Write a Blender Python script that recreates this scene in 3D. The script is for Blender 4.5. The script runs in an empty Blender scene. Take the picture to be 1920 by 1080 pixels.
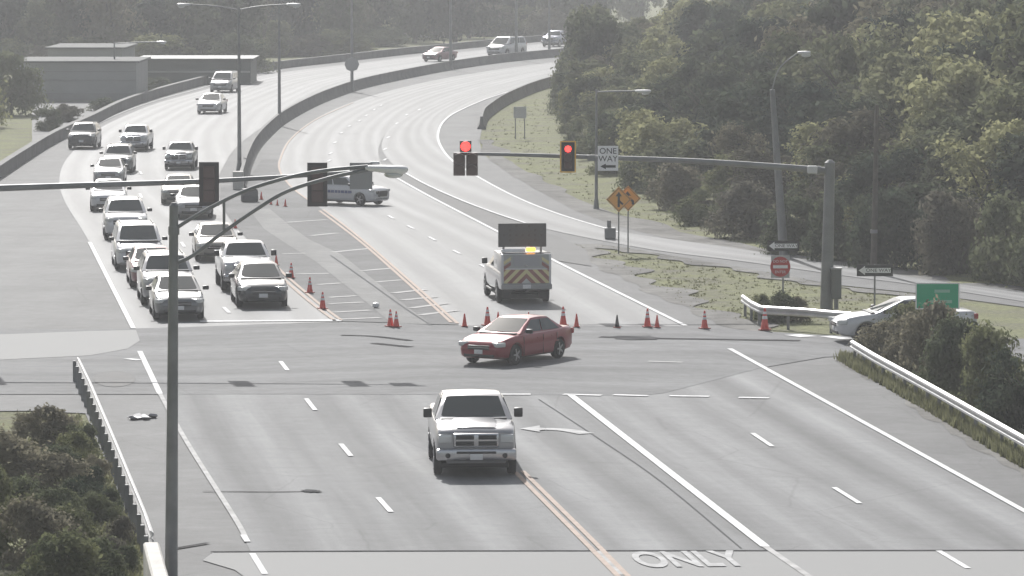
import bpy, bmesh, math, random
import numpy as np
from mathutils import Vector, Matrix
from mathutils.geometry import tessellate_polygon

PI = math.pi
sc = bpy.context.scene
# ------------------------------------------------------------------ camera
F, H = 9000.0, 13.9                      # focal length in photo pixels, camera height in metres
PITCH = math.atan(680.0 / F)
cam_d = bpy.data.cameras.new('camera'); cam = bpy.data.objects.new('camera', cam_d)
sc.collection.objects.link(cam); sc.camera = cam
cam_d.sensor_width = 36.0; cam_d.lens = F / 1920.0 * 36.0
cam_d.clip_start = 1.0; cam_d.clip_end = 9000.0
cam.location = (0, 0, H); cam.rotation_euler = (PI / 2 - PITCH, 0, 0)
# ------------------------------------------------------------------ sky, sun, exposure
SUN_AZ, SUN_EL = math.radians(-11.0), math.radians(37.0)
w = bpy.data.worlds.new('World'); sc.world = w; w.use_nodes = True
nt = w.node_tree; bg = nt.nodes['Background']
sky = nt.nodes.new('ShaderNodeTexSky'); sky.sky_type = 'NISHITA'; sky.sun_disc = False
sky.sun_elevation = SUN_EL; sky.sun_rotation = SUN_AZ
sky.air_density = 1.0; sky.dust_density = 2.5; sky.ozone_density = 0.6
hs = nt.nodes.new('ShaderNodeHueSaturation'); hs.inputs['Saturation'].default_value = 0.45
nt.links.new(sky.outputs[0], hs.inputs['Color']); nt.links.new(hs.outputs[0], bg.inputs['Color'])
bg.inputs['Strength'].default_value = 0.09
sl = bpy.data.lights.new('sun', 'SUN'); sl.energy = 3.8; sl.angle = math.radians(0.6); sl.color = (1.0, 0.985, 0.96)
so = bpy.data.objects.new('sun', sl); sc.collection.objects.link(so)
sdir = Vector((math.sin(SUN_AZ) * math.cos(SUN_EL), math.cos(SUN_AZ) * math.cos(SUN_EL), math.sin(SUN_EL)))
so.rotation_euler = sdir.to_track_quat('Z', 'Y').to_euler(); so.location = (0, 0, 60)
sc.view_settings.view_transform = 'Standard'; sc.view_settings.look = 'None'
sc.view_settings.gamma = 1.0; sc.view_settings.exposure = 0.40
sc.render.engine = 'CYCLES'
sc.cycles.use_denoising = True
sc.cycles.max_bounces = 6; sc.cycles.diffuse_bounces = 3; sc.cycles.glossy_bounces = 3
sc.cycles.transmission_bounces = 3; sc.cycles.volume_bounces = 0; sc.cycles.transparent_max_bounces = 4
rng = random.Random(7)
# ------------------------------------------------------------------ photo pixel <-> place
FW = Vector((0, math.cos(PITCH), -math.sin(PITCH))); UP = Vector((0, math.sin(PITCH), math.cos(PITCH)))
def ray(px, py): return FW * F + Vector((1, 0, 0)) * (px - 960.0) - UP * (py - 540.0)
def G(px, py, z=0.0):
    d = ray(px, py); t = (z - H) / d.z
    return Vector((d.x * t, d.y * t, z))
def P(px, py, Y):
    d = ray(px, py); t = Y / d.y
    return Vector((d.x * t, Y, H + d.z * t))
def g2(pts): return [G(x, y) for x, y in pts]
# ------------------------------------------------------------------ materials
MATS = {}
def mat(name, col, rough=0.6, metal=0.0, coat=0.0, emit=None, estr=0.0, var=0.0, vscale=4.0, spec=0.5):
    if name in MATS: return MATS[name]
    m = bpy.data.materials.new(name); m.use_nodes = True; MATS[name] = m
    n = m.node_tree; b = n.nodes['Principled BSDF']
    b.inputs['Base Color'].default_value = (*col, 1); b.inputs['Roughness'].default_value = rough
    b.inputs['Metallic'].default_value = metal; b.inputs['Coat Weight'].default_value = coat
    b.inputs['Coat Roughness'].default_value = 0.08
    b.inputs['Specular IOR Level'].default_value = spec
    if emit: b.inputs['Emission Color'].default_value = (*emit, 1); b.inputs['Emission Strength'].default_value = estr
    if var:
        tc = n.nodes.new('ShaderNodeTexCoord'); nz = n.nodes.new('ShaderNodeTexNoise')
        nz.inputs['Scale'].default_value = vscale; nz.inputs['Detail'].default_value = 6
        n.links.new(tc.outputs['Object'], nz.inputs['Vector'])
        r = n.nodes.new('ShaderNodeValToRGB')
        r.color_ramp.elements[0].position = 0.3; r.color_ramp.elements[1].position = 0.72
        r.color_ramp.elements[0].color = (*[c * (1 - var) for c in col], 1)
        r.color_ramp.elements[1].color = (*[min(1, c * (1 + var)) for c in col], 1)
        n.links.new(nz.outputs['Fac'], r.inputs['Fac']); n.links.new(r.outputs[0], b.inputs['Base Color'])
    return m
def pavement(name, col, streak=0.16, blotch=0.14, uv=True, rough=0.75, spec=0.07, cross=False, track=0.15):
    """worn concrete or asphalt: streaks along the lanes (UV in metres: u across, v along), blotches, fine grain, cracks"""
    m = bpy.data.materials.new(name); m.use_nodes = True; n = m.node_tree; b = n.nodes['Principled BSDF']; L = n.links.new
    tc = n.nodes.new('ShaderNodeTexCoord'); src = tc.outputs['UV'] if uv else tc.outputs['Object']
    def noise(sx, sy, scale, detail, rgh=0.5):
        mp = n.nodes.new('ShaderNodeMapping'); mp.inputs['Scale'].default_value = (sx, sy, 1); L(src, mp.inputs['Vector'])
        t = n.nodes.new('ShaderNodeTexNoise'); t.inputs['Scale'].default_value = scale; t.inputs['Detail'].default_value = detail
        t.inputs['Roughness'].default_value = rgh; L(mp.outputs[0], t.inputs['Vector']); return t.outputs['Fac']
    def mulramp(prev, fac, lo, hi, p0=0.32, p1=0.68):
        r = n.nodes.new('ShaderNodeMapRange'); r.inputs['From Min'].default_value = p0; r.inputs['From Max'].default_value = p1
        r.inputs['To Min'].default_value = lo; r.inputs['To Max'].default_value = hi; L(fac, r.inputs['Value'])
        mx = n.nodes.new('ShaderNodeMix'); mx.data_type = 'RGBA'; mx.blend_type = 'MULTIPLY'; mx.inputs['Factor'].default_value = 1.0
        L(prev, mx.inputs[6]); L(r.outputs[0], mx.inputs[7]); return mx.outputs[2]
    rgb = n.nodes.new('ShaderNodeRGB'); rgb.outputs[0].default_value = (*col, 1); c = rgb.outputs[0]
    c = mulramp(c, noise(1.0, 0.008, 0.62, 0.6), 1 - streak, 1 + streak * 0.5, 0.36, 0.64)
    if uv and not cross:
        sp = n.nodes.new('ShaderNodeSeparateXYZ'); L(src, sp.inputs[0])
        ph = n.nodes.new('ShaderNodeMath'); ph.operation = 'MULTIPLY_ADD'; ph.inputs[1].default_value = 2 * PI / 1.80; L(sp.outputs['X'], ph.inputs[0])
        wob = n.nodes.new('ShaderNodeMath'); wob.operation = 'MULTIPLY'; wob.inputs[1].default_value = 2.6; L(noise(0.3, 0.02, 1.0, 1), wob.inputs[0]); L(wob.outputs[0], ph.inputs[2])
        sn = n.nodes.new('ShaderNodeMath'); sn.operation = 'SINE'; L(ph.outputs[0], sn.inputs[0])
        c = mulramp(c, sn.outputs[0], 1 - track, 1 + track, -1, 1)
    c = mulramp(c, noise(1.0, 0.03, 3.2, 2), 1 - streak * 0.5, 1 + streak * 0.4)
    c = mulramp(c, noise(1, 1, 42.0, 2, 0.8), 0.90, 1.10)
    c = mulramp(c, noise(1, 0.35 if uv else 1, 0.22, 6, 0.65), 1 - blotch, 1 + blotch)
    c = mulramp(c, noise(1, 1, 1.7, 8, 0.7), 1 - blotch * 0.7, 1 + blotch * 0.7)
    c = mulramp(c, noise(1, 1, 14.0, 4, 0.7), 0.93, 1.07)
    # sealed cracks and joints across the slab
    vo = n.nodes.new('ShaderNodeTexVoronoi'); vo.feature = 'DISTANCE_TO_EDGE'; vo.inputs['Scale'].default_value = 0.16
    wn = n.nodes.new('ShaderNodeMix'); wn.data_type = 'RGBA'; wn.inputs['Factor'].default_value = 0.12
    nz = n.nodes.new('ShaderNodeTexNoise'); nz.inputs['Scale'].default_value = 0.9; nz.inputs['Detail'].default_value = 5
    L(src, nz.inputs['Vector']); L(src, wn.inputs[6]); L(nz.outputs['Color'], wn.inputs[7]); 
    L(wn.outputs[2], vo.inputs['Vector'])
    c = mulramp(c, vo.outputs['Distance'], 0.86, 1.0, 0.0, 0.006)
    L(c, b.inputs['Base Color']); b.inputs['Roughness'].default_value = rough; b.inputs['Specular IOR Level'].default_value = spec
    bp = n.nodes.new('ShaderNodeBump'); bp.inputs['Strength'].default_value = 0.25; bp.inputs['Distance'].default_value = 0.01
    L(noise(1, 1, 30, 3, 0.7), bp.inputs['Height']); L(bp.outputs[0], b.inputs['Normal'])
    return m
def ground_mat():
    m = bpy.data.materials.new('grass_ground'); m.use_nodes = True; n = m.node_tree; b = n.nodes['Principled BSDF']; L = n.links.new
    tc = n.nodes.new('ShaderNodeTexCoord')
    def noise(s, d, r=0.6):
        t = n.nodes.new('ShaderNodeTexNoise'); t.inputs['Scale'].default_value = s; t.inputs['Detail'].default_value = d
        t.inputs['Roughness'].default_value = r; L(tc.outputs['Object'], t.inputs['Vector']); return t.outputs['Fac']
    r1 = n.nodes.new('ShaderNodeValToRGB'); e = r1.color_ramp.elements
    e[0].position = 0.34; e[0].color = (0.20, 0.19, 0.15, 1); e[1].position = 0.7; e[1].color = (0.27, 0.28, 0.14, 1)
    k = e.new(0.5); k.color = (0.22, 0.225, 0.13, 1)
    L(noise(0.35, 8, 0.7), r1.inputs['Fac'])
    mx = n.nodes.new('ShaderNodeMix'); mx.data_type = 'RGBA'; mx.blend_type = 'MULTIPLY'; mx.inputs['Factor'].default_value = 1
    rr = n.nodes.new('ShaderNodeMapRange'); rr.inputs['From Min'].default_value = 0.3; rr.inputs['From Max'].default_value = 0.7
    rr.inputs['To Min'].default_value = 0.6; rr.inputs['To Max'].default_value = 1.3; L(noise(5, 6, 0.75), rr.inputs['Value'])
    L(r1.outputs[0], mx.inputs[6]); L(rr.outputs[0], mx.inputs[7]); L(mx.outputs[2], b.inputs['Base Color'])
    b.inputs['Roughness'].default_value = 0.95; b.inputs['Specular IOR Level'].default_value = 0.15
    bp = n.nodes.new('ShaderNodeBump'); bp.inputs['Strength'].default_value = 0.8; bp.inputs['Distance'].default_value = 0.15
    L(noise(6, 5, 0.7), bp.inputs['Height']); L(bp.outputs[0], b.inputs['Normal'])
    return m
def leaf_mat(name, lo, hi, trans=0.45):
    m = bpy.data.materials.new(name); m.use_nodes = True; n = m.node_tree; L = n.links.new
    n.nodes.remove(n.nodes['Principled BSDF']); out = n.nodes['Material Output']
    tc = n.nodes.new('ShaderNodeTexCoord'); nz = n.nodes.new('ShaderNodeTexNoise'); nz.inputs['Scale'].default_value = 1.1; nz.inputs['Detail'].default_value = 5
    L(tc.outputs['Object'], nz.inputs['Vector'])
    oi = n.nodes.new('ShaderNodeObjectInfo')
    ad = n.nodes.new('ShaderNodeMath'); ad.operation = 'MULTIPLY_ADD'; ad.inputs[1].default_value = 0.5; L(oi.outputs['Random'], ad.inputs[0]); 
    sb = n.nodes.new('ShaderNodeMath'); sb.operation = 'SUBTRACT'; sb.inputs[1].default_value = 0.25; L(nz.outputs['Fac'], sb.inputs[0]); L(sb.outputs[0], ad.inputs[2])
    r = n.nodes.new('ShaderNodeValToRGB'); r.color_ramp.elements[0].position = 0.25; r.color_ramp.elements[1].position = 0.78
    r.color_ramp.elements[0].color = (*lo, 1); r.color_ramp.elements[1].color = (*hi, 1); L(ad.outputs[0], r.inputs['Fac'])
    d = n.nodes.new('ShaderNodeBsdfDiffuse'); t = n.nodes.new('ShaderNodeBsdfTranslucent'); mx = n.nodes.new('ShaderNodeMixShader')
    mx.inputs[0].default_value = trans; L(r.outputs[0], d.inputs['Color']); L(r.outputs[0], t.inputs['Color'])
    L(d.outputs[0], mx.inputs[1]); L(t.outputs[0], mx.inputs[2]); L(mx.outputs[0], out.inputs['Surface'])
    return m
BLACK = mat('black_plastic', (0.018, 0.018, 0.02), 0.45)
RUBBER = mat('tyre_rubber', (0.02, 0.02, 0.022), 0.85)
GLASS = mat('tinted_glass', (.05, .058, .056), 0.06, spec=0.6)
CHROME = mat('chrome', (0.46, 0.46, 0.47), 0.24, 1.0)
RIM = mat('alloy_rim', (0.45, 0.45, 0.46), 0.3, 0.9)
LAMP = mat('headlamp_glass', (0.6, 0.61, 0.6), 0.12, 0.2)
TAIL = mat('tail_lamp_red', (0.35, 0.02, 0.02), 0.2)
PLATE = mat('plate_white', (0.7, 0.7, 0.7), 0.5)
GALV = mat('galvanised_steel', (0.20, 0.205, 0.205), 0.5, 0.3, var=0.15, vscale=2)
GALVD = mat('weathered_steel', (0.21, 0.215, 0.215), 0.5, 0.2, var=0.2, vscale=2)
RAILM = mat('guardrail_steel', (0.55, 0.55, 0.55), 0.4, 0.25, var=0.12, vscale=3)
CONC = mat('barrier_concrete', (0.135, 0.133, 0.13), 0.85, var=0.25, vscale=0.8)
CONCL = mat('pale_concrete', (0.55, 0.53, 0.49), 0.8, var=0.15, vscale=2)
WOOD = mat('weathered_wood', (0.10, 0.088, 0.075), 0.85, var=0.3, vscale=3)
WHITE = mat('sign_white', (0.78, 0.78, 0.78), 0.4)
SBLACK = mat('sign_black', (0.015, 0.015, 0.015), 0.5)
SRED = mat('sign_red', (0.42, 0.025, 0.02), 0.45)
SYEL = mat('sign_yellow_orange', (0.74, 0.34, 0.05), 0.45)
SGRN = mat('sign_green', (0.012, 0.36, 0.19), 0.45)
ALU = mat('aluminium_back', (0.30, 0.30, 0.30), 0.5, 0.3)
CONEO = mat('cone_orange', (0.68, 0.075, 0.055), 0.5, var=0.12)
COLLAR = mat('cone_collar', (0.75, 0.72, 0.72), 0.4)
YBACK = mat('backplate_yellow', (0.75, 0.42, 0.06), 0.4)
LINE = mat('line_white', (0.62, 0.62, 0.62), 0.8, var=0.16, vscale=2.5)
LINEW = mat('line_white_worn', (0.38, 0.375, 0.37), 0.85, var=0.25, vscale=1.6)
LINEA = mat('line_white_scuffed', (0.40, 0.40, 0.40), 0.85, var=0.3, vscale=1.8)
LINEY = mat('line_yellow', (0.40, 0.315, 0.26), 0.85, var=0.16, vscale=2.5)
TARS = mat('tar_patch', (.125, .125, .127), 1.0, var=0.35, vscale=1.2, spec=0.0)
TAR = mat('crack_sealer', (0.095, 0.095, 0.096), 1.0, var=0.3, vscale=1.5, spec=0.0)
BARK = mat('bark', (0.085, 0.075, 0.062), 0.9, var=0.3, vscale=5)
# ------------------------------------------------------------------ object helpers
COL = sc.collection
def link(name, me, parent=None, loc=None):
    o = bpy.data.objects.new(name, me); COL.objects.link(o)
    if parent: o.parent = parent
    if loc is not None: o.location = loc
    return o
def tag(o, label=None, cat=None, group=None, kind=None):
    if label: o['label'] = label
    if cat: o['category'] = cat
    if group: o['group'] = group
    if kind: o['kind'] = kind
    return o
def thing(name, label, cat, loc=(0, 0, 0), rz=0.0, group=None):
    o = link(name, None, None, loc); o.rotation_euler = (0, 0, rz); o.empty_display_size = 0.3
    return tag(o, label, cat, group)
def mesh(name, bm, m, smooth=None):
    me = bpy.data.meshes.new(name); bm.normal_update(); bm.to_mesh(me); bm.free()
    for x in (m if isinstance(m, (list, tuple)) else [m]): me.materials.append(x)
    if smooth is not None:
        me.polygons.foreach_set('use_smooth', [True] * len(me.polygons)); me.set_sharp_from_angle(angle=math.radians(smooth))
    return me
def part(name, bm, m, parent, smooth=None): return link(name, mesh(name, bm, m, smooth), parent)
def box(bm, c, s, rot=None, bev=0.0, mi=0):
    r = bmesh.ops.create_cube(bm, size=1.0); vs = r['verts']
    bmesh.ops.scale(bm, vec=s, verts=vs)
    if bev > 0:
        es = {e for v in vs for e in v.link_edges}
        rb = bmesh.ops.bevel(bm, geom=list(es), offset=bev, segments=2, affect='EDGES', profile=0.5)
        vs = list({v for f in rb['faces'] for v in f.verts} | {v for v in vs if v.is_valid})
    if rot is not None: bmesh.ops.rotate(bm, cent=(0, 0, 0), matrix=rot, verts=vs)
    bmesh.ops.translate(bm, vec=c, verts=vs)
    if mi:
        for f in {f for v in vs for f in v.link_faces}: f.material_index = mi
    return vs
def B(*args, **k): bm = bmesh.new(); box(bm, *args, **k); return bm
def cyl(bm, a, b, r0, r1=None, n=12, caps=True):
    a, b = Vector(a), Vector(b); r1 = r0 if r1 is None else r1
    q = (b - a).to_track_quat('Z', 'Y'); ra, rb = [], []
    for i in range(n):
        t = 2 * PI * i / n; d = q @ Vector((math.cos(t), math.sin(t), 0))
        ra.append(bm.verts.new(a + d * r0)); rb.append(bm.verts.new(b + d * r1))
    for i in range(n): bm.faces.new((ra[i], ra[(i + 1) % n], rb[(i + 1) % n], rb[i]))
    if caps: bm.faces.new(ra[::-1]); bm.faces.new(rb)
def Cy(*a, **k): bm = bmesh.new(); cyl(bm, *a, **k); return bm
def tube(bm, pts, rad, n=10):
    pts = [Vector(p) for p in pts]; rings = []
    for i, p in enumerate(pts):
        d = (pts[min(i + 1, len(pts) - 1)] - pts[max(i - 1, 0)]).normalized()
        q = d.to_track_quat('Z', 'Y'); r = rad[i] if isinstance(rad, (list, tuple)) else rad
        rings.append([bm.verts.new(p + q @ Vector((math.cos(2 * PI * k / n) * r, math.sin(2 * PI * k / n) * r, 0))) for k in range(n)])
    for a, b in zip(rings, rings[1:]):
        # match the closest start vertex so the tube does not twist
        off = min(range(n), key=lambda k: (b[k].co - pts[0] - (a[0].co - pts[0])).length)
        for k in range(n): bm.faces.new((a[k], a[(k + 1) % n], b[(k + 1 + off) % n], b[(k + off) % n]))
    bm.faces.new(rings[0][::-1]); bm.faces.new(rings[-1])
def lathe(bm, prof, n=20, c=(0, 0, 0), mi=None):
    rings = []
    for r, z in prof:
        rings.append([bm.verts.new((c[0] + r * math.cos(2 * PI * k / n), c[1] + r * math.sin(2 * PI * k / n), c[2] + z)) for k in range(n)])
    for i, (a, b) in enumerate(zip(rings, rings[1:])):
        for k in range(n):
            f = bm.faces.new((a[k], a[(k + 1) % n], b[(k + 1) % n], b[k]))
            if mi: f.material_index = mi[i]
    bm.faces.new(rings[0][::-1]); bm.faces.new(rings[-1])
def loft(rings, cap=True):
    bm = bmesh.new(); vr = [[bm.verts.new(p) for p in r] for r in rings]; n = len(vr[0])
    for a, b in zip(vr, vr[1:]):
        for k in range(n): bm.faces.new((a[k], b[k], b[(k + 1) % n], a[(k + 1) % n]))
    if cap: bm.faces.new(vr[0]); bm.faces.new(vr[-1][::-1])
    bmesh.ops.recalc_face_normals(bm, faces=bm.faces)
    return bm
def prism(pts, t, axis='y'):
    """flat outline (u,z) in the x-z plane, thickness t along y, centred on y=0"""
    bm = bmesh.new()
    a = [bm.verts.new((u, -t / 2, z)) for u, z in pts]; b = [bm.verts.new((u, t / 2, z)) for u, z in pts]; n = len(pts)
    for k in range(n): bm.faces.new((a[k], a[(k + 1) % n], b[(k + 1) % n], b[k]))
    for tri in tessellate_polygon([[Vector((u, z, 0)) for u, z in pts]]):
        bm.faces.new([a[i] for i in tri]); bm.faces.new([b[i] for i in reversed(tri)])
    bmesh.ops.recalc_face_normals(bm, faces=bm.faces)
    return bm
def text_mesh(s, size, ext, m, sx=1.0, sy=1.0, bold=0.0):
    cu = bpy.data.curves.new('lettering', 'FONT'); cu.body = s; cu.size = size; cu.extrude = ext; cu.offset = bold; cu.align_x = 'CENTER'; cu.align_y = 'CENTER'
    o = bpy.data.objects.new('lettering', cu); COL.objects.link(o)
    dg = bpy.context.evaluated_depsgraph_get(); me = bpy.data.meshes.new_from_object(o.evaluated_get(dg))
    bpy.data.objects.remove(o); me.name = 'lettering'; me.materials.clear(); me.materials.append(m)
    me.transform(Matrix.Diagonal((sx, sy, 1, 1))); return me
def resample(pts, n):
    pts = [Vector(p) for p in pts]; d = [0]
    for a, b in zip(pts, pts[1:]): d.append(d[-1] + (b - a).length)
    out = []
    for i in range(n):
        s = d[-1] * i / (n - 1); k = 0
        while k < len(d) - 2 and d[k + 1] < s: k += 1
        t = (s - d[k]) / max(1e-9, d[k + 1] - d[k]); out.append(pts[k].lerp(pts[k + 1], t))
    return out
def smooth_path(pts, n):
    """Catmull-Rom through the points, then evenly resampled"""
    pts = [Vector(p) for p in pts]; o = []
    for i in range(len(pts) - 1):
        p0, p1, p2, p3 = pts[max(i - 1, 0)], pts[i], pts[i + 1], pts[min(i + 2, len(pts) - 1)]
        for k in range(12):
            t = k / 12
            o.append(0.5 * (2 * p1 + (p2 - p0) * t + (2 * p0 - 5 * p1 + 4 * p2 - p3) * t * t + (3 * p1 - p0 - 3 * p2 + p3) * t ** 3))
    o.append(pts[-1]); return resample(o, n)
def ribbon(name, left, right, z, m, n=60, curve=True, nu=6):
    f = smooth_path if curve else resample
    l, r = f(left, n), f(right, n); me = bpy.data.meshes.new(name); v, uv, fc = [], [], []; dist = 0
    for i in range(n):
        if i: dist += ((l[i] + r[i]) / 2 - (l[i - 1] + r[i - 1]) / 2).length
        for k in range(nu + 1):
            p = l[i].lerp(r[i], k / nu); v.append((p.x, p.y, z)); uv.append((k / nu * (r[i] - l[i]).length, dist))
    for i in range(n - 1):
        for k in range(nu):
            a = i * (nu + 1) + k; fc.append((a, a + 1, a + nu + 2, a + nu + 1))
    me.from_pydata(v, [], fc); ul = me.uv_layers.new(name='UVMap')
    for lo in me.loops: ul.data[lo.index].uv = uv[lo.vertex_index]
    me.materials.append(m); o = link(name, me)
    if me.polygons[0].normal.z < 0: me.flip_normals()
    return tag(o, kind='structure')
def sheet(name, pts, z, m):
    pts = [Vector((p.x, p.y, z)) for p in pts]; bm = bmesh.new(); vs = [bm.verts.new(p) for p in pts]
    for tri in tessellate_polygon([pts]):
        f = bm.faces.new([vs[i] for i in tri])
    bmesh.ops.recalc_face_normals(bm, faces=bm.faces)
    for f in bm.faces:
        f.normal_update()
        if f.normal.z < 0: f.normal_flip()
    o = link(name, mesh(name, bm, m)); return tag(o, kind='structure')
def stripes(name, lines, z, m):
    """each line: (photo points or ground points, width in metres, dash, gap)"""
    bm = bmesh.new()
    for pts, wd, *dg in lines:
        p = [G(*q) if len(q) == 2 else Vector(q) for q in pts]
        if len(p) > 2: p = smooth_path(p, len(p) * 10)
        for i in range(len(p) - 1):
            a, b = p[i], p[i + 1]
            da = (p[min(i + 1, len(p) - 1)] - p[max(i - 1, 0)]).normalized(); db = (p[min(i + 2, len(p) - 1)] - p[i]).normalized()
            na, nb = Vector((-da.y, da.x, 0)) * wd / 2, Vector((-db.y, db.x, 0)) * wd / 2
            f = bm.faces.new([bm.verts.new((q.x, q.y, z)) for q in (a - na, b - nb, b + nb, a + na)])
            f.normal_update()
            if f.normal.z < 0: f.normal_flip()
    return tag(link(name, mesh(name, bm, m)), kind='structure')
# ------------------------------------------------------------------ terrain
TL = [(60, 60), (150, 30), (175, 22), (194, 17), (205, 13.4), (219.5, 9.6), (240, 6.6), (266, 4.4), (300, 3.4), (330, 3.2), (391, 3.0), (413, 4.4), (450, 12), (500, 30), (560, 60), (800, 90)]
def tree_x(Y):
    for (a, xa), (b, xb) in zip(TL, TL[1:]):
        if a <= Y <= b: return xa + (xb - xa) * (Y - a) / (b - a)
    return 60
def terrain_z(x, y):
    z = -0.03
    d = x - tree_x(y) - 1.0
    if 100 < y < 640 and d > 0: z += min(4.0, d * 0.13)
    return z
xs = [-4000, -1500, -600, -300, -150, -100] + list(range(-80, 100, 4)) + [110, 140, 200, 300, 600, 1500, 4000]
ys = [-1500, -400, -100, 0, 30] + list(range(60, 700, 5)) + [720, 760, 820, 900, 1100, 1500, 2500, 5000]
bm = bmesh.new(); gv = [[bm.verts.new((x, y, terrain_z(x, y))) for x in xs] for y in ys]
for j in range(len(ys) - 1):
    for i in range(len(xs) - 1): bm.faces.new((gv[j][i], gv[j][i + 1], gv[j + 1][i + 1], gv[j + 1][i]))
tag(link('ground', mesh('ground', bm, ground_mat(), 60)), kind='structure')
# ------------------------------------------------------------------ paved surfaces
M_SHOULDER = pavement('shoulder_asphalt', (0.15, 0.151, 0.152), 0.05, 0.16, uv=False, rough=0.7)
M_ROAD = pavement('road_concrete', (0.228, 0.23, 0.232), 0.16, 0.11)
M_CROSS = pavement('intersection_concrete', (0.18, 0.182, 0.185), 0.12, 0.2, cross=True)
M_FAR = pavement('far_road_concrete', (0.198, 0.20, 0.203), 0.14, 0.09, rough=0.55)
M_MED = pavement('median_asphalt', (0.135, 0.136, 0.138), 0.05, 0.2, uv=False)
M_GORE = pavement('gore_asphalt', (0.13, 0.13, 0.13), 0.05, 0.1, uv=False, rough=0.7)
M_SLAB = pavement('bridge_slab', (0.265, 0.265, 0.262), 0.08, 0.12)
M_PATH = pavement('median_concrete', (0.205, 0.205, 0.203), 0.08, 0.14, uv=False)
M_GRAVEL = pavement('gravel', (0.20, 0.195, 0.185), 0.05, 0.3, uv=False, rough=0.9)
PARAPET = [(-60, 372), (40, 305), (100, 268), (168, 236), (230, 205), (300, 181), (380, 159), (450, 141), (530, 128), (600, 120), (680, 111), (760, 102), (840, 94), (920, 86), (1000, 79), (1080, 73), (1200, 66)]
OUTER = [(1300, 117), (1120, 139), (1020, 163), (955, 190), (916, 216), (904, 240), (899, 265), (904, 287), (925, 304), (967, 332), (1029, 362), (1080, 388), (1160, 415), (1250, 440), (1380, 463), (1500, 484), (1752, 523), (2100, 570)]
sheet('shoulder', g2([(-900, 612), (-200, 600), (0, 520), (-90, 430)] + PARAPET + OUTER +
      [(2100, 600), (1752, 553), (1560, 533), (1380, 500), (1150, 461), (1062, 456), (1200, 530), (1330, 590), (1400, 620), (1560, 632), (2600, 650),
       (2600, 690), (1600, 672), (1569, 673), (1691, 729), (1744, 775), (1950, 900), (2500, 1240), (3300, 1945), (480, 1945), (300, 1110), (270, 1040), (215, 905), (160, 775), (60, 770), (-900, 780)]), 0.0, M_SHOULDER)
NEAR_L = [(265, 655), (300, 732), (350, 830), (440, 975), (490, 1075), (560, 1220), (840, 1945)]
NEAR_R = [(1368, 655), (1560, 761), (1752, 867), (1950, 976), (2200, 1114), (2400, 1225), (3700, 1945)]
ribbon('road', g2(NEAR_L), g2(NEAR_R), 0.012, M_ROAD, 60, False, 8)
ribbon('cross_street', g2([(-900, 617), (250, 617), (640, 605), (860, 611), (1285, 612), (1400, 620), (1560, 630), (2600, 648)]),
       g2([(-900, 742), (150, 740), (560, 740), (830, 741), (1230, 742), (1430, 690), (1560, 668), (2600, 688)]), 0.018, M_CROSS, 70, False)
EB_L = [(250, 617), (168, 455), (120, 375), (112, 330), (130, 292), (180, 245), (240, 215), (300, 192), (380, 170), (450, 150), (530, 136), (600, 127), (680, 118), (760, 108), (840, 100), (920, 92), (1000, 84), (1080, 78), (1200, 70)]
EB_R = [(640, 604), (545, 530), (475, 462), (430, 410), (412, 375), (408, 345), (415, 320), (440, 280), (480, 247), (530, 217), (590, 190), (650, 170), (700, 156), (770, 140), (850, 125), (940, 111), (1020, 102), (1100, 93), (1210, 83)]
ribbon('eastbound_road', g2(EB_L), g2(EB_R), 0.012, M_FAR, 120)
WB_L = [(862, 612), (780, 537), (700, 466), (640, 418), (600, 390), (560, 362), (536, 340), (522, 318), (523, 298), (542, 262), (590, 224), (660, 192), (760, 163), (880, 139), (1020, 119), (1120, 108), (1300, 96)]
WB_R = [(1285, 612), (1160, 550), (1040, 490), (900, 418), (800, 366), (735, 328), (712, 300), (712, 270), (735, 240), (790, 207), (870, 178), (1020, 142), (1120, 124), (1300, 106)]
ribbon('westbound_road', g2(WB_L), g2(WB_R), 0.012, M_FAR, 120)
RP_L = [(2100, 595), (1752, 540), (1600, 520), (1500, 506), (1380, 489), (1250, 473), (1150, 456), (1050, 436), (1000, 423), (925, 399), (860, 374), (800, 347), (754, 322), (725, 296), (716, 270), (735, 238), (790, 204), (870, 175), (1020, 139), (1120, 122), (1300, 104)]
RP_R = [(2100, 575), (1752, 527), (1600, 502), (1500, 486), (1380, 466), (1270, 451), (1154, 433), (1050, 403), (967, 370), (892, 330), (845, 299), (824, 270), (822, 248), (833, 227), (861, 208), (926, 181), (1018, 154), (1120, 135), (1300, 114)]
ribbon('entrance_ramp', g2(RP_L), g2(RP_R), 0.020, M_FAR, 120)
sheet('gore', g2([(736, 331), (755, 324), (800, 350), (860, 378), (925, 403), (990, 424), (1060, 450), (1100, 470), (1110, 500), (1040, 489), (900, 417), (800, 365)]), 0.024, M_GORE)
sheet('median', g2([(640, 603), (545, 530), (475, 462), (430, 410), (412, 378), (414, 352), (450, 345), (470, 330), (490, 300), (520, 300), (524, 318), (538, 341), (562, 363), (600, 391), (640, 419), (700, 467), (780, 538), (860, 610)]), 0.020, M_MED)
sheet('median_path', g2([(468, 395), (505, 392), (545, 425), (580, 450), (640, 478), (700, 525), (755, 570), (808, 609), (735, 608), (690, 570), (640, 530), (590, 490), (540, 460), (495, 430)]), 0.026, M_PATH)
sheet('bridge_slab', g2([(400, 1037), (560, 1036), (960, 1035), (2050, 1034), (3600, 1945), (860, 1945), (510, 1120), (440, 1070), (380, 1052)]), 0.020, M_SLAB)
sheet('parking_lot', g2([(60, 192), (262, 190), (262, 176), (400, 152), (400, 158), (330, 168), (228, 200), (165, 231), (98, 262), (60, 285)]), 0.0, M_SHOULDER)
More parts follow.
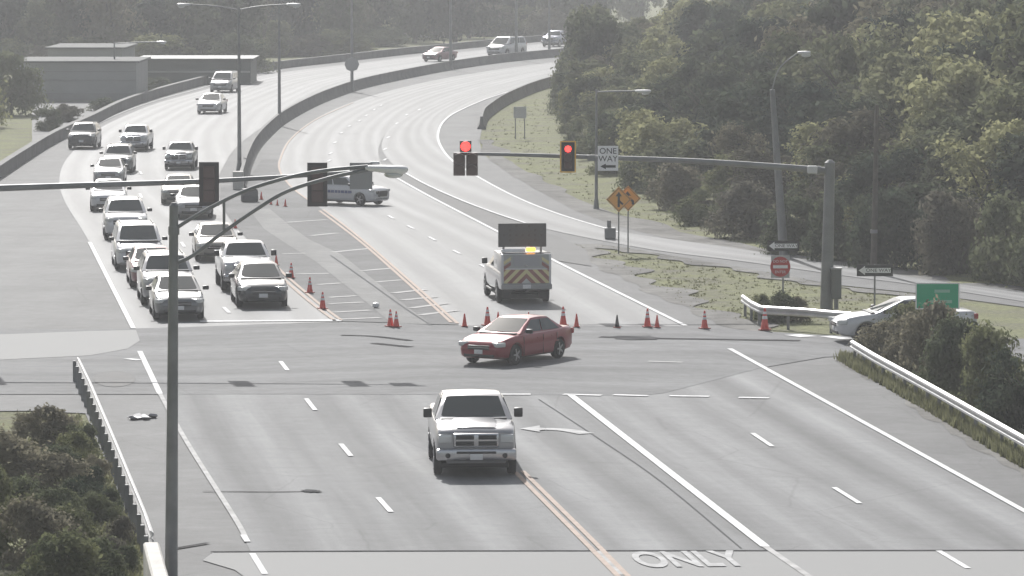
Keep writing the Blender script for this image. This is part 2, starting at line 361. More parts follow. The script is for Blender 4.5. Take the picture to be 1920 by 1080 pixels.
sheet('gravel_strip', g2([(2000, 553), (1752, 526), (1500, 490), (1380, 470), (1250, 447), (1160, 424), (1080, 396), (1000, 352), (940, 316), (903, 275), (912, 262), (945, 296), (1010, 336), (1085, 374), (1165, 405), (1260, 432), (1390, 458), (1500, 479), (1752, 517), (2000, 548)]), 0.006, M_GRAVEL)
def ragged(path, w0, w1, z, seed):
    q = random.Random(seed); p = resample(g2(path), 70); a_, b_ = [], []
    for i, v in enumerate(p):
        d = (p[min(i + 1, 69)] - p[max(i - 1, 0)]).normalized(); nn = Vector((-d.y, d.x, 0))
        f_ = .5 + .5 * math.sin(i * .55 + seed) * math.sin(i * .23 + 2 * seed); a_.append(v + nn * (.05 + w0 * f_ + q.uniform(0, .08))); b_.append(v - nn * (.05 + w1 * f_ + q.uniform(0, .08)))
    sheet('gravel_edge', a_ + b_[::-1], z, M_GRAVEL)
ragged([(1064, 458), (1130, 496), (1200, 532), (1330, 592), (1400, 618), (1440, 622)], 1.6, .5, .008, 1)
ragged([(1062, 458), (1150, 463), (1380, 502), (1560, 536), (1760, 558)], .25, 1.1, .010, 2)
ragged([(1570, 676), (1630, 702), (1691, 731), (1744, 777), (1950, 902)], .8, .35, .008, 4)
ragged([(905, 262), (930, 300), (1000, 344), (1085, 386), (1165, 412), (1260, 437), (1390, 462), (1500, 482), (1752, 519)], 1.2, .5, .012, 3)
sheet('corner_pavement', g2([(-300, 640), (168, 622), (255, 620), (262, 640), (240, 655), (168, 668), (-300, 690)]), 0.026, M_SLAB)
# ------------------------------------------------------------------ painted lines
WL = []
WL += [([(168, 455), (250, 617)], 0.17), ([(60, 285), (112, 262), (168, 240), (230, 211), (300, 187), (380, 165), (450, 146), (530, 133)], 0.10)]
WL += [([(262, 660), (300, 740)], 0.17)]
WL += [([(1070, 742), (1435, 1027)], 0.22), ([(1368, 655), (1752, 867), (2400, 1225)], 0.17)]
WL += [([(1285, 612), (1160, 550), (1040, 490), (900, 418), (800, 366), (738, 331)], 0.17)]
WL += [([(755, 322), (800, 347), (860, 374), (925, 399), (985, 419)], 0.15)]
WL += [([(1160, 436), (1050, 403), (967, 370), (892, 330), (845, 299), (824, 270), (822, 248), (833, 227), (861, 208), (926, 181), (1018, 154)], 0.16)]
for a, b in [((526, 679), (539, 696)), ((574, 749), (591, 771)), ((639, 834), (658, 857)), ((709, 935), (733, 962)), ((419, 577), (430, 588)), ((473, 1040), (497, 1079)),
             ((1411, 814), (1448, 839)), ((1564, 916), (1612, 946)), ((340, 455), (346, 464)), ((262, 364), (266, 372)), ((262, 322), (266, 328)),
             ((728, 405), (738, 411)), ((764, 424), (776, 430)), ((804, 445), (817, 452)), ((849, 470), (863, 477)), ((900, 497), (915, 505)),
             ((456, 1005), (464, 1018)), ((1760, 1035), (1815, 1068))]:
    WL.append(([a, b], 0.14))
for p in [(728, 258), (744, 232), (762, 216), (786, 206), (655, 237), (674, 227), (687, 217), (702, 206), (715, 198), (620, 288), (617, 302), (628, 268), (640, 250), (722, 280), (722, 300)]:
    a = G(*p); WL.append(([(a.x - 0.05, a.y - 1.2, 0), (a.x + 0.05, a.y + 1.2, 0)], 0.16))
WL += [([(375, 604), (500, 603), (640, 602)], 0.6)]
for a, b in [((940, 741), (995, 741)), ((1056, 741), (1128, 743)), ((1150, 742), (1215, 744)), ((1255, 744), (1330, 745)), ((1385, 747), (1442, 748))]: WL.append(([a, b], 0.32))
WL += [([(1486, 629), (1516, 633)], 0.7), ([(1548, 632), (1588, 637)], 0.5), ([(238, 674), (262, 677)], 0.3)]
stripes('road_marking', WL, 0.034, LINE)
WW = [([(300, 740), (350, 830), (440, 973), (460, 1010)], 0.13), ([(1435, 1027), (1520, 1085)], 0.16), ([(1120, 1035), (1165, 1080)], 0.16), ([(1215, 679), (1280, 681)], 0.3)]
for a, b in [((554, 515), (616, 514)), ((595, 535), (640, 532)), ((616, 559), (668, 556)), ((616, 571), (681, 568)), ((624, 587), (694, 583)), ((637, 600), (713, 597)), ((530, 477), (572, 476)),
             ((624, 474), (694, 467)), ((679, 509), (736, 504)), ((705, 530), (754, 526)), ((736, 551), (798, 544)), ((754, 564), (817, 558)), ((770, 579), (838, 570)), ((788, 592), (858, 583)), ((537, 418), (612, 413)), ((583, 443), (633, 438))]:
    WW.append(([a, b], 0.36))
# turn arrow beside the pickup: shaft, bend and head
WW += [([(1100, 815), (1060, 808), (1020, 806)], 0.5)]
ARW = [WW.pop()]
stripes('worn_marking', WW, 0.032, LINEW)
stripes('arrow_shaft', ARW, 0.032, LINEA)
sheet('turn_arrow', g2([(975, 806), (1012, 800), (1012, 804), (1022, 805), (1022, 808), (1012, 809), (1012, 812)]), 0.036, LINEA)
YL = [([(606, 394), (650, 427), (700, 468), (780, 538), (858, 608)], 0.13), ([(599, 396), (642, 428), (690, 466), (770, 537), (846, 606)], 0.13),
      ([(640, 602), (600, 572), (562, 540), (528, 510), (490, 472)], 0.13), ([(628, 603), (588, 573), (550, 541), (517, 511)], 0.13),
      ([(980, 885), (1100, 1004), (1175, 1080), (1320, 1225)], 0.13), ([(966, 887), (1082, 1004), (1156, 1080), (1300, 1225)], 0.13),
      ([(594, 386), (560, 363), (537, 341), (524, 318), (526, 298), (545, 262), (592, 225), (662, 193)], 0.12)]
stripes('centre_line', YL, 0.034, LINEY)
TR = [([(380, 923), (520, 924), (600, 922)], 0.10), ([(395, 1037), (560, 1036), (960, 1035), (2050, 1034)], 0.17),
      ([(1125, 633), (1240, 636), (1500, 640)], 0.45), ([(640, 630), (700, 632), (770, 640)], 0.30), ([(700, 645), (770, 652)], 0.35),
      ([(330, 1030), (390, 1020)], 0.15)]
stripes('crack_seal', TR, 0.030, TAR)
stripes('crack', [([(620, 480), (700, 537), (760, 580), (808, 611)], 0.09), ([(1010, 750), (1120, 822), (1240, 905), (1390, 1030)], 0.035)], 0.028, mat('faint_crack', (.175, .176, .178), 1.0, spec=0))
for i, (x, y, a, b) in enumerate([(585, 923, 18, 3), (1190, 635, 50, 4)]):
    sheet('tar_patch', [G(x + math.copysign(abs(math.cos(t)) ** .55, math.cos(t)) * a * rng.uniform(.62, 1.12) + math.sin(t) * b * 2.2, y + math.copysign(abs(math.sin(t)) ** .6, math.sin(t)) * b * rng.uniform(.55, 1.1)) for t in [k * PI / 9 for k in range(18)]], 0.038, TARS)
sheet('tar_patch', [G(215 + math.cos(t) * 40, 712 + math.sin(t) * 15) for t in [k * PI / 8 for k in range(16)]], 0.030, M_GORE)
only = link('lane_lettering', text_mesh('ONLY', 1.0, 0.0, LINEA, 0.88, 3.5, .028)); tag(only, kind='structure')
only.location = G(1290, 1049, 0.04); only.rotation_euler = (0, 0, math.radians(6.5))
# ------------------------------------------------------------------ barriers and guardrails
def sweep(bm, path, prof):
    """profile of (side, height) swept along a ground path"""
    rings = []
    for i, p in enumerate(path):
        d = (path[min(i + 1, len(path) - 1)] - path[max(i - 1, 0)]); d.z = 0; d.normalize(); nrm = Vector((d.y, -d.x, 0))
        rings.append([bm.verts.new(p + nrm * s + Vector((0, 0, h))) for s, h in prof])
    n = len(prof)
    for a, b in zip(rings, rings[1:]):
        for k in range(n): bm.faces.new((a[k], a[(k + 1) % n], b[(k + 1) % n], b[k]))
    bm.faces.new(rings[0][::-1]); bm.faces.new(rings[-1]); bmesh.ops.recalc_face_normals(bm, faces=bm.faces)
JERSEY = [(-0.30, 0), (-0.28, 0.08), (-0.13, 0.33), (-0.09, 0.86), (0.09, 0.86), (0.13, 0.33), (0.28, 0.08), (0.30, 0)]
PARAP = [(-0.16, 0), (-0.16, 0.62), (-0.20, 0.64), (-0.20, 0.74), (0.20, 0.74), (0.20, 0.64), (0.16, 0.62), (0.16, 0)]
MEDB = [(452, 353), (457, 335), (464, 312), (478, 283), (500, 257), (530, 231), (575, 205), (620, 185), (680, 165), (760, 147), (850, 130), (940, 117), (1020, 109), (1120, 100), (1300, 88)]
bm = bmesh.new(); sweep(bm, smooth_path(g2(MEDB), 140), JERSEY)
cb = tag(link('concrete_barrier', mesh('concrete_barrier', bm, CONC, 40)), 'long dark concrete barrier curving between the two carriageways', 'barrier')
part('end_block', B(G(446, 356) + Vector((0, .4, .48)), (.55, .8, .96), bev=.03), CONCL, cb)
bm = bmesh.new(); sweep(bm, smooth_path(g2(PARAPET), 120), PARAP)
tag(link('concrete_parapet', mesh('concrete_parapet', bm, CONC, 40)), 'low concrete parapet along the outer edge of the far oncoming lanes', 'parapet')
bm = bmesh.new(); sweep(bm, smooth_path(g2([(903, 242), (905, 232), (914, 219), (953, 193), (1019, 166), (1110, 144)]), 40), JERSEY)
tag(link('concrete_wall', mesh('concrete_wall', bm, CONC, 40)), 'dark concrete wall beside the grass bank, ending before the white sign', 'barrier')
WBEAM = [(0.0, 0.46), (0.05, 0.50), (0.05, 0.56), (0.0, 0.60), (0.05, 0.65), (0.05, 0.71), (0.0, 0.76), (-0.015, 0.76), (0.03, 0.705), (0.03, 0.655), (-0.02, 0.60), (0.03, 0.555), (0.03, 0.505), (-0.015, 0.46)]
def guardrail(path, label, step=1.9, side=1, h=1.0):
    root = thing('guardrail', label, 'guardrail', path[0])
    p = resample(path, max(4, int(sum((b - a).length for a, b in zip(path, path[1:])) / step) + 1)); o = path[0]
    q = [a - o for a in p]; bm = bmesh.new(); sweep(bm, resample([a - o for a in path], 40), [(s * side * 1.3, z * h) for s, z in WBEAM]); part('rail', bm, RAILM, root, 50)
    for i, a in enumerate(q):
        d = (q[min(i + 1, len(q) - 1)] - q[max(i - 1, 0)]).normalized(); nv_ = Vector((d.y, -d.x, 0)) * side
        part('post', B(a - nv_ * .10 + Vector((0, 0, 0.34 * h - 0.05)), (0.10, 0.08, 0.72 * h), bev=0.01), GALVD, root)
    return root
guardrail(g2([(146, 716), (168, 764), (215, 880), (270, 1020), (283, 1060)]), 'steel guardrail beside the dark bushes at lower left', side=-1)
guardrail(g2([(1392, 592), (1408, 604), (1427, 614), (1460, 616), (1510, 619), (1560, 624), (1640, 630)]), 'steel guardrail with bent end below the do not enter sign', side=1)
guardrail(g2([(1597, 682), (1640, 709), (1700, 743), (1752, 773), (1950, 890), (2200, 1040)]), 'bright steel guardrail at right below the brown bushes', side=1)
bm = bmesh.new(); sweep(bm, resample(g2([(284, 1096), (300, 1160), (340, 1300), (470, 1945)]), 12), [(-0.17, 0), (-0.17, 0.86), (-0.13, 0.9), (0.13, 0.9), (0.17, 0.86), (0.17, 0)])
tag(link('bridge_parapet', mesh('bridge_parapet', bm, CONCL, 40)), 'pale concrete bridge parapet end at the bottom left corner', 'parapet')
# ------------------------------------------------------------------ vehicles
def paint(name, col, metal=0.25, rough=0.32):
    return mat('paint_' + name, col, rough, metal, coat=0.6)
SPEC = {
 'sedan': dict(L=4.75, W=1.82, Ht=1.46, belt=.99, wb=.83, wr=.62, xw0=1.12, xr0=.10, xr1=-.95, xw1=-1.75, R=.33, ax=(1.42, -1.36), zh=.70, zt=.86, zg=.60, zp=.47,
   st=[(-2.37, .74, .48, .84), (-2.33, .86, .36, .97), (-2.15, .94, .26, 1.03), (-1.7, .985, .21, 1.03), (-.8, 1, .2, .995), (.2, 1, .2, .99), (1.12, .99, .2, .975), (1.6, .975, .2, .92), (2.0, .93, .21, .85), (2.2, .87, .24, .78), (2.32, .78, .30, .70), (2.375, .68, .38, .62)]),
 'suv': dict(L=4.8, W=1.92, Ht=1.70, belt=1.17, wb=.90, wr=.70, xw0=1.12, xr0=.35, xr1=-2.0, xw1=-2.3, R=.37, ax=(1.45, -1.42), zh=.90, zt=1.04, zg=.78, zp=.56,
   st=[(-2.4, .82, .50, 1.04), (-2.36, .92, .38, 1.14), (-2.2, .97, .28, 1.18), (-1.2, 1, .25, 1.17), (.3, 1, .25, 1.16), (1.12, .99, .25, 1.15), (1.6, .98, .25, 1.11), (2.05, .95, .25, 1.05), (2.25, .90, .27, .98), (2.35, .82, .31, .88), (2.4, .74, .40, .76)]),
 'van': dict(L=5.0, W=1.96, Ht=1.78, belt=1.16, wb=.91, wr=.75, xw0=1.55, xr0=.6, xr1=-2.2, xw1=-2.42, R=.35, ax=(1.58, -1.5), zh=.82, zt=1.05, zg=.70, zp=.54,
   st=[(-2.5, .84, .48, 1.06), (-2.46, .93, .36, 1.14), (-2.3, .97, .26, 1.17), (-1.2, 1, .22, 1.16), (.3, 1, .22, 1.15), (1.55, .985, .22, 1.12), (2.0, .95, .22, 1.0), (2.3, .88, .25, .87), (2.45, .79, .30, .76), (2.5, .70, .38, .64)]),
 'pickup': dict(L=5.75, W=2.12, Ht=1.90, belt=1.35, wb=.985, wr=.765, xw0=1.32, xr0=.50, xr1=-.72, xw1=-.92, R=.42, ax=(1.92, -1.72), zh=.99, zt=1.05, zg=.94, zp=.50,
   st=[(-2.87, .90, .62, 1.30), (-2.84, .95, .56, 1.34), (-2.6, .97, .52, 1.35), (-1.0, .985, .46, 1.35), (.3, .99, .44, 1.35), (1.32, .985, .44, 1.34), (1.7, .98, .44, 1.325), (2.3, .965, .44, 1.28), (2.6, .945, .46, 1.235), (2.76, .91, .50, 1.18), (2.82, .88, .56, 1.12)]),
}
def panel(P00, P10, P11, P01, u0, u1, v0, v1, off=0.006, thick=0.016, bulge=0.0, nu=8, nv=4):
    P00, P10, P11, P01 = map(Vector, (P00, P10, P11, P01)); nrm = (P10 - P00).cross(P01 - P00).normalized(); bm = bmesh.new(); F_, B_ = [], []
    for j in range(nv + 1):
        fr, br = [], []
        for i in range(nu + 1):
            u, v = u0 + (u1 - u0) * i / nu, v0 + (v1 - v0) * j / nv
            p = P00.lerp(P10, u).lerp(P01.lerp(P11, u), v) + nrm * (off + bulge * (1 - (2 * u - 1) ** 2))
            fr.append(bm.verts.new(p)); br.append(bm.verts.new(p - nrm * thick))
        F_.append(fr); B_.append(br)
    for j in range(nv):
        for i in range(nu):
            bm.faces.new((F_[j][i], F_[j][i + 1], F_[j + 1][i + 1], F_[j + 1][i])); bm.faces.new((B_[j][i], B_[j + 1][i], B_[j + 1][i + 1], B_[j][i + 1]))
    for j in range(nv):
        bm.faces.new((F_[j][0], F_[j + 1][0], B_[j + 1][0], B_[j][0])); bm.faces.new((F_[j][nu], B_[j][nu], B_[j + 1][nu], F_[j + 1][nu]))
    for i in range(nu):
        bm.faces.new((F_[0][i], B_[0][i], B_[0][i + 1], F_[0][i + 1])); bm.faces.new((F_[nv][i], F_[nv][i + 1], B_[nv][i + 1], B_[nv][i]))
    return bm
def body_bm(S):
    rings = []
    for x, wf, zb, zt in S['st']:
        w2 = S['W'] / 2 * wf; zm = zb + (zt - zb) * .55
        half = [(0, zb), (w2 * .80, zb), (w2 * .95, zb + .06), (w2 * .985, zb + .16), (w2, zm), (w2 * .985, zt - .12), (w2 * .955, zt - .045), (w2 * .90, zt - .008), (w2 * .6, zt + .012), (0, zt + .022)]
        rings.append([(x, y, z) for y, z in half] + [(x, -y, z) for y, z in half[-2:0:-1]])
    return loft(rings)
def boolean_cut(me, cutters):
    o = bpy.data.objects.new('tmp', me); COL.objects.link(o); tmp = []
    for c in cutters:
        k = bpy.data.objects.new('cut', c); COL.objects.link(k); tmp.append(k)
        md = o.modifiers.new('b', 'BOOLEAN'); md.operation = 'DIFFERENCE'; md.object = k; md.solver = 'EXACT'
    bpy.context.view_layer.update(); dg = bpy.context.evaluated_depsgraph_get()
    out = bpy.data.meshes.new_from_object(o.evaluated_get(dg)); 
    for k in tmp + [o]: bpy.data.objects.remove(k)
    out.polygons.foreach_set('use_smooth', [True] * len(out.polygons)); out.set_sharp_from_angle(angle=math.radians(32))
    return out
CACHE = {}
PAINT = mat('paint_default', (0.5, 0.5, 0.5), 0.3, 0.2)
def build_kind(kind):
    """list of (name, mesh, painted, parent index or None, location)"""
    if kind in CACHE: return CACHE[kind]
    S = SPEC['suv' if kind == 'police' else 'pickup' if kind == 'service' else kind]; out = []; L2, W2 = S['L'] / 2, S['W'] / 2
    def add(name, bm, m, painted=False, par=None, loc=(0, 0, 0), smooth=35):
        out.append((name, mesh(name, bm, m, smooth) if not isinstance(bm, bpy.types.Mesh) else bm, painted, par, loc)); return len(out) - 1
    me = mesh('body', body_bm(S), PAINT, 32); cuts = []
    for ax in S['ax']:
        for s in (1, -1): cuts.append(mesh('c', Cy((ax, s * (W2 - .32), S['R']), (ax, s * (W2 + .2), S['R']), S['R'] + .075, n=28), PAINT))
    if kind == 'pickup': cuts.append(mesh('c', B((-1.88, 0, 1.3), (1.78, 1.66, .9)), PAINT))
    bi = add('body', boolean_cut(me, cuts), None, True)
    add('underbody', B((-.05, 0, .27), (S['L'] - 1.0, S['W'] * .80, .16), bev=.03), BLACK)  # black undertray box, added to deepen the shade below the body
    for ax in S['ax']: add('axle', Cy((ax, -W2 + .2, S['R']), (ax, W2 - .2, S['R']), .06, n=8), BLACK)
    b, h, wb, wr = S['belt'] - .03, S['Ht'], S['wb'], S['wr']; x0, x1, r0, r1 = S['xw0'], S['xw1'], S['xr0'], S['xr1']
    def ring(x, z):
        t = max(.02, (z - b)) / (h - b); w_ = wb + (wr - wb) * t
        half = [(0, b), (wb, b), (w_ + .015 * (1 - t), z - .07 * t), (w_ - .035 * t, z - .02 * t), (w_ - .16 * t, z + .004), (0, z + .026 * t)]
        return [(x, y, q) for y, q in half] + [(x, -y, q) for y, q in half[-2:0:-1]]
    xs_ = [(x1, b + .02), (x1 + (r1 - x1) * .5, b + (h - b) * .52), (r1, h - .02), (r1 + (r0 - r1) * .35, h), (r1 + (r0 - r1) * .7, h), (r0, h - .015), (r0 + (x0 - r0) * .5, b + (h - b) * .49), (x0, b + .02)]
    add('cabin', loft([ring(*q) for q in xs_]), PAINT, True)
    hz = h - .02
    add('windshield', panel((x0, -wb, b), (x0, wb, b), (r0, wr, hz), (r0, -wr, hz), .07, .93, .10, .92, .012, .02, .02), GLASS)
    add('cowl', B((x0 + .05, 0, S['belt'] + .004), (.16, wb * 1.72, .03), bev=.008), BLACK)
    add('rear_window', panel((x1, wb, b), (x1, -wb, b), (r1, -wr, hz), (r1, wr, hz), .09, .91, .14, .90, .012, .02, .02), GLASS)
    for s in (1, -1):
        A, Bq, C_, D_ = (x1, s * wb, b), (x0, s * wb, b), (r0, s * wr, hz), (r1, s * wr, hz)
        spl = [(.53, .93), (.10, .50)] if kind != 'van' else [(.66, .93), (.37, .63), (.06, .34)]
        for u0, u1 in spl:
            if s < 0: add('side_window', panel(A, Bq, C_, D_, u0, u1, .10, .86, .014, .02), GLASS)
            else: add('side_window', panel(Bq, A, D_, C_, 1 - u1, 1 - u0, .10, .86, .014, .02), GLASS)
        add('mirror', B((x0 - .30, s * (W2 + .10), S['belt'] + (.12 if 'pick' in kind or kind == 'service' else .07)), (.14, .22, .24 if kind in ('pickup', 'service') else .15), bev=.03), BLACK)
        mi = add('headlight', B((L2 - (.20 if kind != 'pickup' else .10), s * W2 * (.70 if kind != 'pickup' else .74), S['zh']), (.34 if kind != 'pickup' else .16, .40 if kind != 'pickup' else .34, .15 if kind != 'pickup' else .22), Matrix.Rotation(s * math.radians(-28 if kind != 'pickup' else -10), 3, 'Z'), bev=.03), LAMP)
        add('taillight', B((-L2 + .09, s * W2 * .80, S['zt']), (.14, .26 if kind != 'pickup' else .16, .18 if kind == 'sedan' else .34), Matrix.Rotation(s * math.radians(14), 3, 'Z'), bev=.02), TAIL)
    if kind == 'pickup':
        gi = add('grille', B((L2 - .02, 0, .95), (.08, 1.16, .36), bev=.04), CHROME)
        for sy in (-1, 1):
            for sz in (-1, 1): add('grille_mesh', B((L2 + .012, sy * .285, .95 + sz * .078), (.03, .46, .115), bev=.006), BLACK, par=gi)
        add('bumper', B((L2 + .04, 0, .60), (.22, 2.02, .30), bev=.06), CHROME)
        add('air_intake', B((L2 + .135, 0, .655), (.05, 1.0, .06), bev=.01), BLACK)
        add('valance', B((L2 - .05, 0, .44), (.18, 1.5, .14), bev=.03), mat('grey_plastic', (.16, .16, .165), .6))
        for s in (1, -1): add('fog_lamp', Cy((L2 + .06, s * .72, .58), (L2 + .16, s * .72, .58), .065, n=14), BLACK)
        add('hood_bulge', loft([[(x, y * wd, z + dz) for y, dz in ((-.62, -.03), (-.5, .02), (0, .03), (.5, .02), (.62, -.03), (0, -.05))] for x, z, wd in ((1.36, 1.355, .95), (1.8, 1.34, 1), (2.4, 1.29, .95), (2.66, 1.24, .9))]), PAINT, True)
        add('license_plate', B((L2 + .15, 0, .545), (.03, .31, .15), bev=.005), PLATE)
        add('tailgate', B((-L2 - .005, 0, .98), (.05, 1.55, .46), bev=.02), PAINT, True)
    elif kind != 'service':
        wide = .42 if kind == 'sedan' else .56
        gi = add('grille', B((L2 - .06, 0, S['zg']), (.14, wide * 2, .15 if kind == 'sedan' else .2), bev=.03), BLACK)
        add('grille_bar', B((L2 + .012, 0, S['zg']), (.02, wide * 1.9, .022)), CHROME, par=gi)
        add('air_intake', B((L2 - .07, 0, S['zp'] - .13), (.14, W2 * 1.25, .12), bev=.03), BLACK)
        add('license_plate', B((L2 + .005, 0, S['zp'] - .01), (.03, .31, .14), bev=.005), PLATE)
        add('rear_bumper', B((-L2 - .01, 0, .48), (.12, W2 * 1.6, .2), bev=.05), PAINT, True)
    if kind in ('suv', 'van', 'police'):
        for s in (1, -1): add('roof_rail', B(((r0 + r1) / 2, s * (wr - .1), h + .03), (r0 - r1 - .3, .035, .04), bev=.01), BLACK)
    R = S['R']; tyre = bmesh.new(); prof = [(.60 * R, -.10), (.94 * R, -.105), (R, -.07), (R, .07), (.94 * R, .105), (.60 * R, .10)]
    n = 26; rings = [[tyre.verts.new((r * math.cos(2 * PI * k / n), y, r * math.sin(2 * PI * k / n))) for k in range(n)] for r, y in prof]
    for a, c in zip(rings, rings[1:]):
        for k in range(n): tyre.faces.new((a[k], a[(k + 1) % n], c[(k + 1) % n], c[k]))
    tyre.faces.new(rings[0]); tyre.faces.new(rings[-1][::-1]); bmesh.ops.recalc_face_normals(tyre, faces=tyre.faces)
    tm = mesh('tyre', tyre, RUBBER, 40)
    rim = bmesh.new(); cyl(rim, (0, -.112, 0), (0, .112, 0), R * .20, n=14)
    for k in range(5):
        a = 2 * PI * k / 5
        for s in (-1, 1): box(rim, (math.cos(a) * R * .36, s * .104, math.sin(a) * R * .36), (R * .50, .02, R * .17), Matrix.Rotation(-a, 3, 'Y'))
    t = bmesh.new(); cyl(rim, (0, -.106, 0), (0, .106, 0), R * .635, R * .635, n=24, caps=False); t.free()
    rm = mesh('rim', rim, RIM, 40)
    for ax in S['ax']:
        for s in (1, -1):
            wi = add('wheel', tm, None, loc=(ax, s * (W2 - .125), R)); add('rim', rm, None, par=wi)
    CACHE[kind] = out; return out
CARNAME = {'sedan': 'sedan', 'suv': 'sport_utility_vehicle', 'van': 'minivan', 'pickup': 'pickup_truck', 'police': 'police_vehicle', 'service': 'service_truck'}
CARCAT = {'sedan': 'car', 'suv': 'suv', 'van': 'van', 'pickup': 'pickup truck', 'police': 'police vehicle', 'service': 'service truck'}
def vehicle(kind, px, py, head, pm, label, group=None, scale=1.0, centre=False, name=None):
    S = SPEC['suv' if kind == 'police' else 'pickup' if kind == 'service' else kind]; a = math.radians(head); d = Vector((math.cos(a), math.sin(a), 0))
    p = G(px, py, 0.02) - (Vector((0, 0, 0)) if centre else d * S['L'] / 2 * scale)
    root = thing(name or CARNAME[kind], label, CARCAT[kind], p, a, group); root.scale = (scale,) * 3; made = []
    for nm, me, painted, par, loc in build_kind(kind):
        o = link(nm, me, root if par is None else made[par], loc); made.append(o)
        if painted:
            if not me.materials: me.materials.append(PAINT)
            for sl_ in o.material_slots: sl_.link = 'OBJECT'; sl_.material = pm
    return root
P_SILVER = paint('silver', (.34, .34, .35), .55, .3); P_WHITE = paint('white', (.58, .58, .59), .15, .28); P_GREY = paint('grey', (.17, .175, .18), .6, .3)
P_RED = paint('red', (.23, .006, .018), .2, .28); P_DARK = paint('dark', (.07, .075, .08), .6, .25); P_MAROON = paint('maroon', (.22, .10, .11), .3, .3)
P_TAN = paint('tan', (.30, .28, .25), .35, .3); P_BLUE = paint('blue', (.22, .24, .34), .3, .3)
EBG = 'cars queued in the oncoming lanes'
vehicle('pickup', 893, 896, -87, P_SILVER, 'silver pickup truck with chrome grille driving towards the camera')
red = vehicle('sedan', 897, 686, -121, P_RED, 'dark red sedan turning across the intersection', scale=.97)
vehicle('sedan', 337, 602, -83, P_GREY, 'grey sedan stopped first in the leftmost queue behind the lamp post', EBG)
vehicle('suv', 317, 574, -83, P_SILVER, 'silver sport utility vehicle second in the leftmost queue with a dark windshield', EBG, 1.04)
vehicle('sedan', 289, 541, -83, P_MAROON, 'dull maroon sedan mostly hidden behind the second vehicle of the leftmost queue', EBG)
vehicle('van', 262, 508, -83, P_WHITE, 'white minivan in the middle of the leftmost queue', EBG)
vehicle('suv', 237, 451, -84, P_WHITE, 'white sport utility vehicle in the left queue behind the white minivan', EBG, 1.02)
vehicle('sedan', 203, 397, -86, P_WHITE, 'white sedan at the left edge of the photo just below the signal arm', EBG)
vehicle('sedan', 203, 347, -88, P_SILVER, 'silver sedan just above the signal arm in the left queue', EBG, .92)
vehicle('suv', 219, 326, -89, P_GREY, 'grey sport utility vehicle last in the left queue behind a silver sedan', EBG, .9)
vehicle('pickup', 250, 284, -91, P_WHITE, 'white pickup truck approaching the tail of the left queue', EBG, .82)
vehicle('suv', 152, 280, -91, P_DARK, 'dark sport utility vehicle cut off at the left edge of the photo', EBG, .92)
vehicle('sedan', 494, 579, -83, P_DARK, 'black sedan stopped first in the queue beside the cones', EBG, 1.04)
vehicle('pickup', 466, 548, -83, P_WHITE, 'white pickup truck second in the queue beside the cones', EBG, .94)
vehicle('sedan', 408, 491, -84, P_TAN, 'tan sedan third in the queue beside the cones under the lamp arm', EBG)
vehicle('sedan', 363, 411, -87, P_SILVER, 'silver sedan below the left unlit signal head', EBG)
vehicle('sedan', 333, 384, -88, P_TAN, 'tan sedan half hidden behind the silver sedan below the signal arm', EBG, .95)
vehicle('pickup', 335, 319, -90, P_GREY, 'grey pickup truck alone above the signal arm', EBG, .8)
FARG = 'cars far back on the oncoming curve'
vehicle('sedan', 390, 214, -94, P_WHITE, 'white sedan far back, nearer of the two in front of the light pole', FARG)
vehicle('van', 412, 174, -97, P_SILVER, 'silver minivan far back behind the far white sedan', FARG, .95)
vehicle('sedan', 803, 116, -118, P_MAROON, 'small maroon sedan on the far curve beside a median light pole', FARG)
vehicle('van', 926, 106, -117, P_WHITE, 'white van highest on the far curve behind the barrier', FARG, 1.15)
vehicle('pickup', 1030, 88, -108, P_BLUE, 'pale blue pickup truck at the edge of the woods on the far curve', FARG, .95)
pol = vehicle('police', 656, 383, -36, P_WHITE, 'pale police vehicle with blue side stripe blocking the far lanes', scale=.84, centre=True)
P_POL = mat('police_blue', (.05, .07, .20), .4)
S = SPEC['suv']
for s in (-1, 1):
    bm = bmesh.new(); x = -1.15
    for wdt in (.22, .16, .25, .2, .15, .24, .2, .26): box(bm, (x + wdt / 2, s * .972, .80), (wdt, .02, .16)); x += wdt + .05
    part('side_stripe', bm, P_POL, pol)
part('light_bar', B((-.35, 0, 1.83), (.30, 1.1, .10), bev=.03), mat('light_bar_glass', (.15, .15, .2), .2), pol)
part('push_bar', B((2.46, 0, .72), (.08, .8, .34), bev=.02), BLACK, pol)
for s in (1, -1): part('roof_post', B((-.35, s * .4, 1.775), (.06, .06, .05)), BLACK, pol)
vehicle('sedan', 1563, 640, 188, P_WHITE, 'white car waiting on the side road, half hidden by the brown bush', scale=1.0)
# red sedan trim
for s in (1, -1): part('side_moulding', B((-.1, s * .905, .62), (2.3, .02, .035), bev=.006), P_RED, red)
part('door_handle', B((.05, .905, .80), (.16, .03, .03)), P_RED, red); part('door_handle', B((-.85, .90, .81), (.16, .03, .03)), P_RED, red)
for x in (.98, -.25, -1.15):
    part('door_seam', B((x, .90, .58), (.012, .022, .62)), BLACK, red)
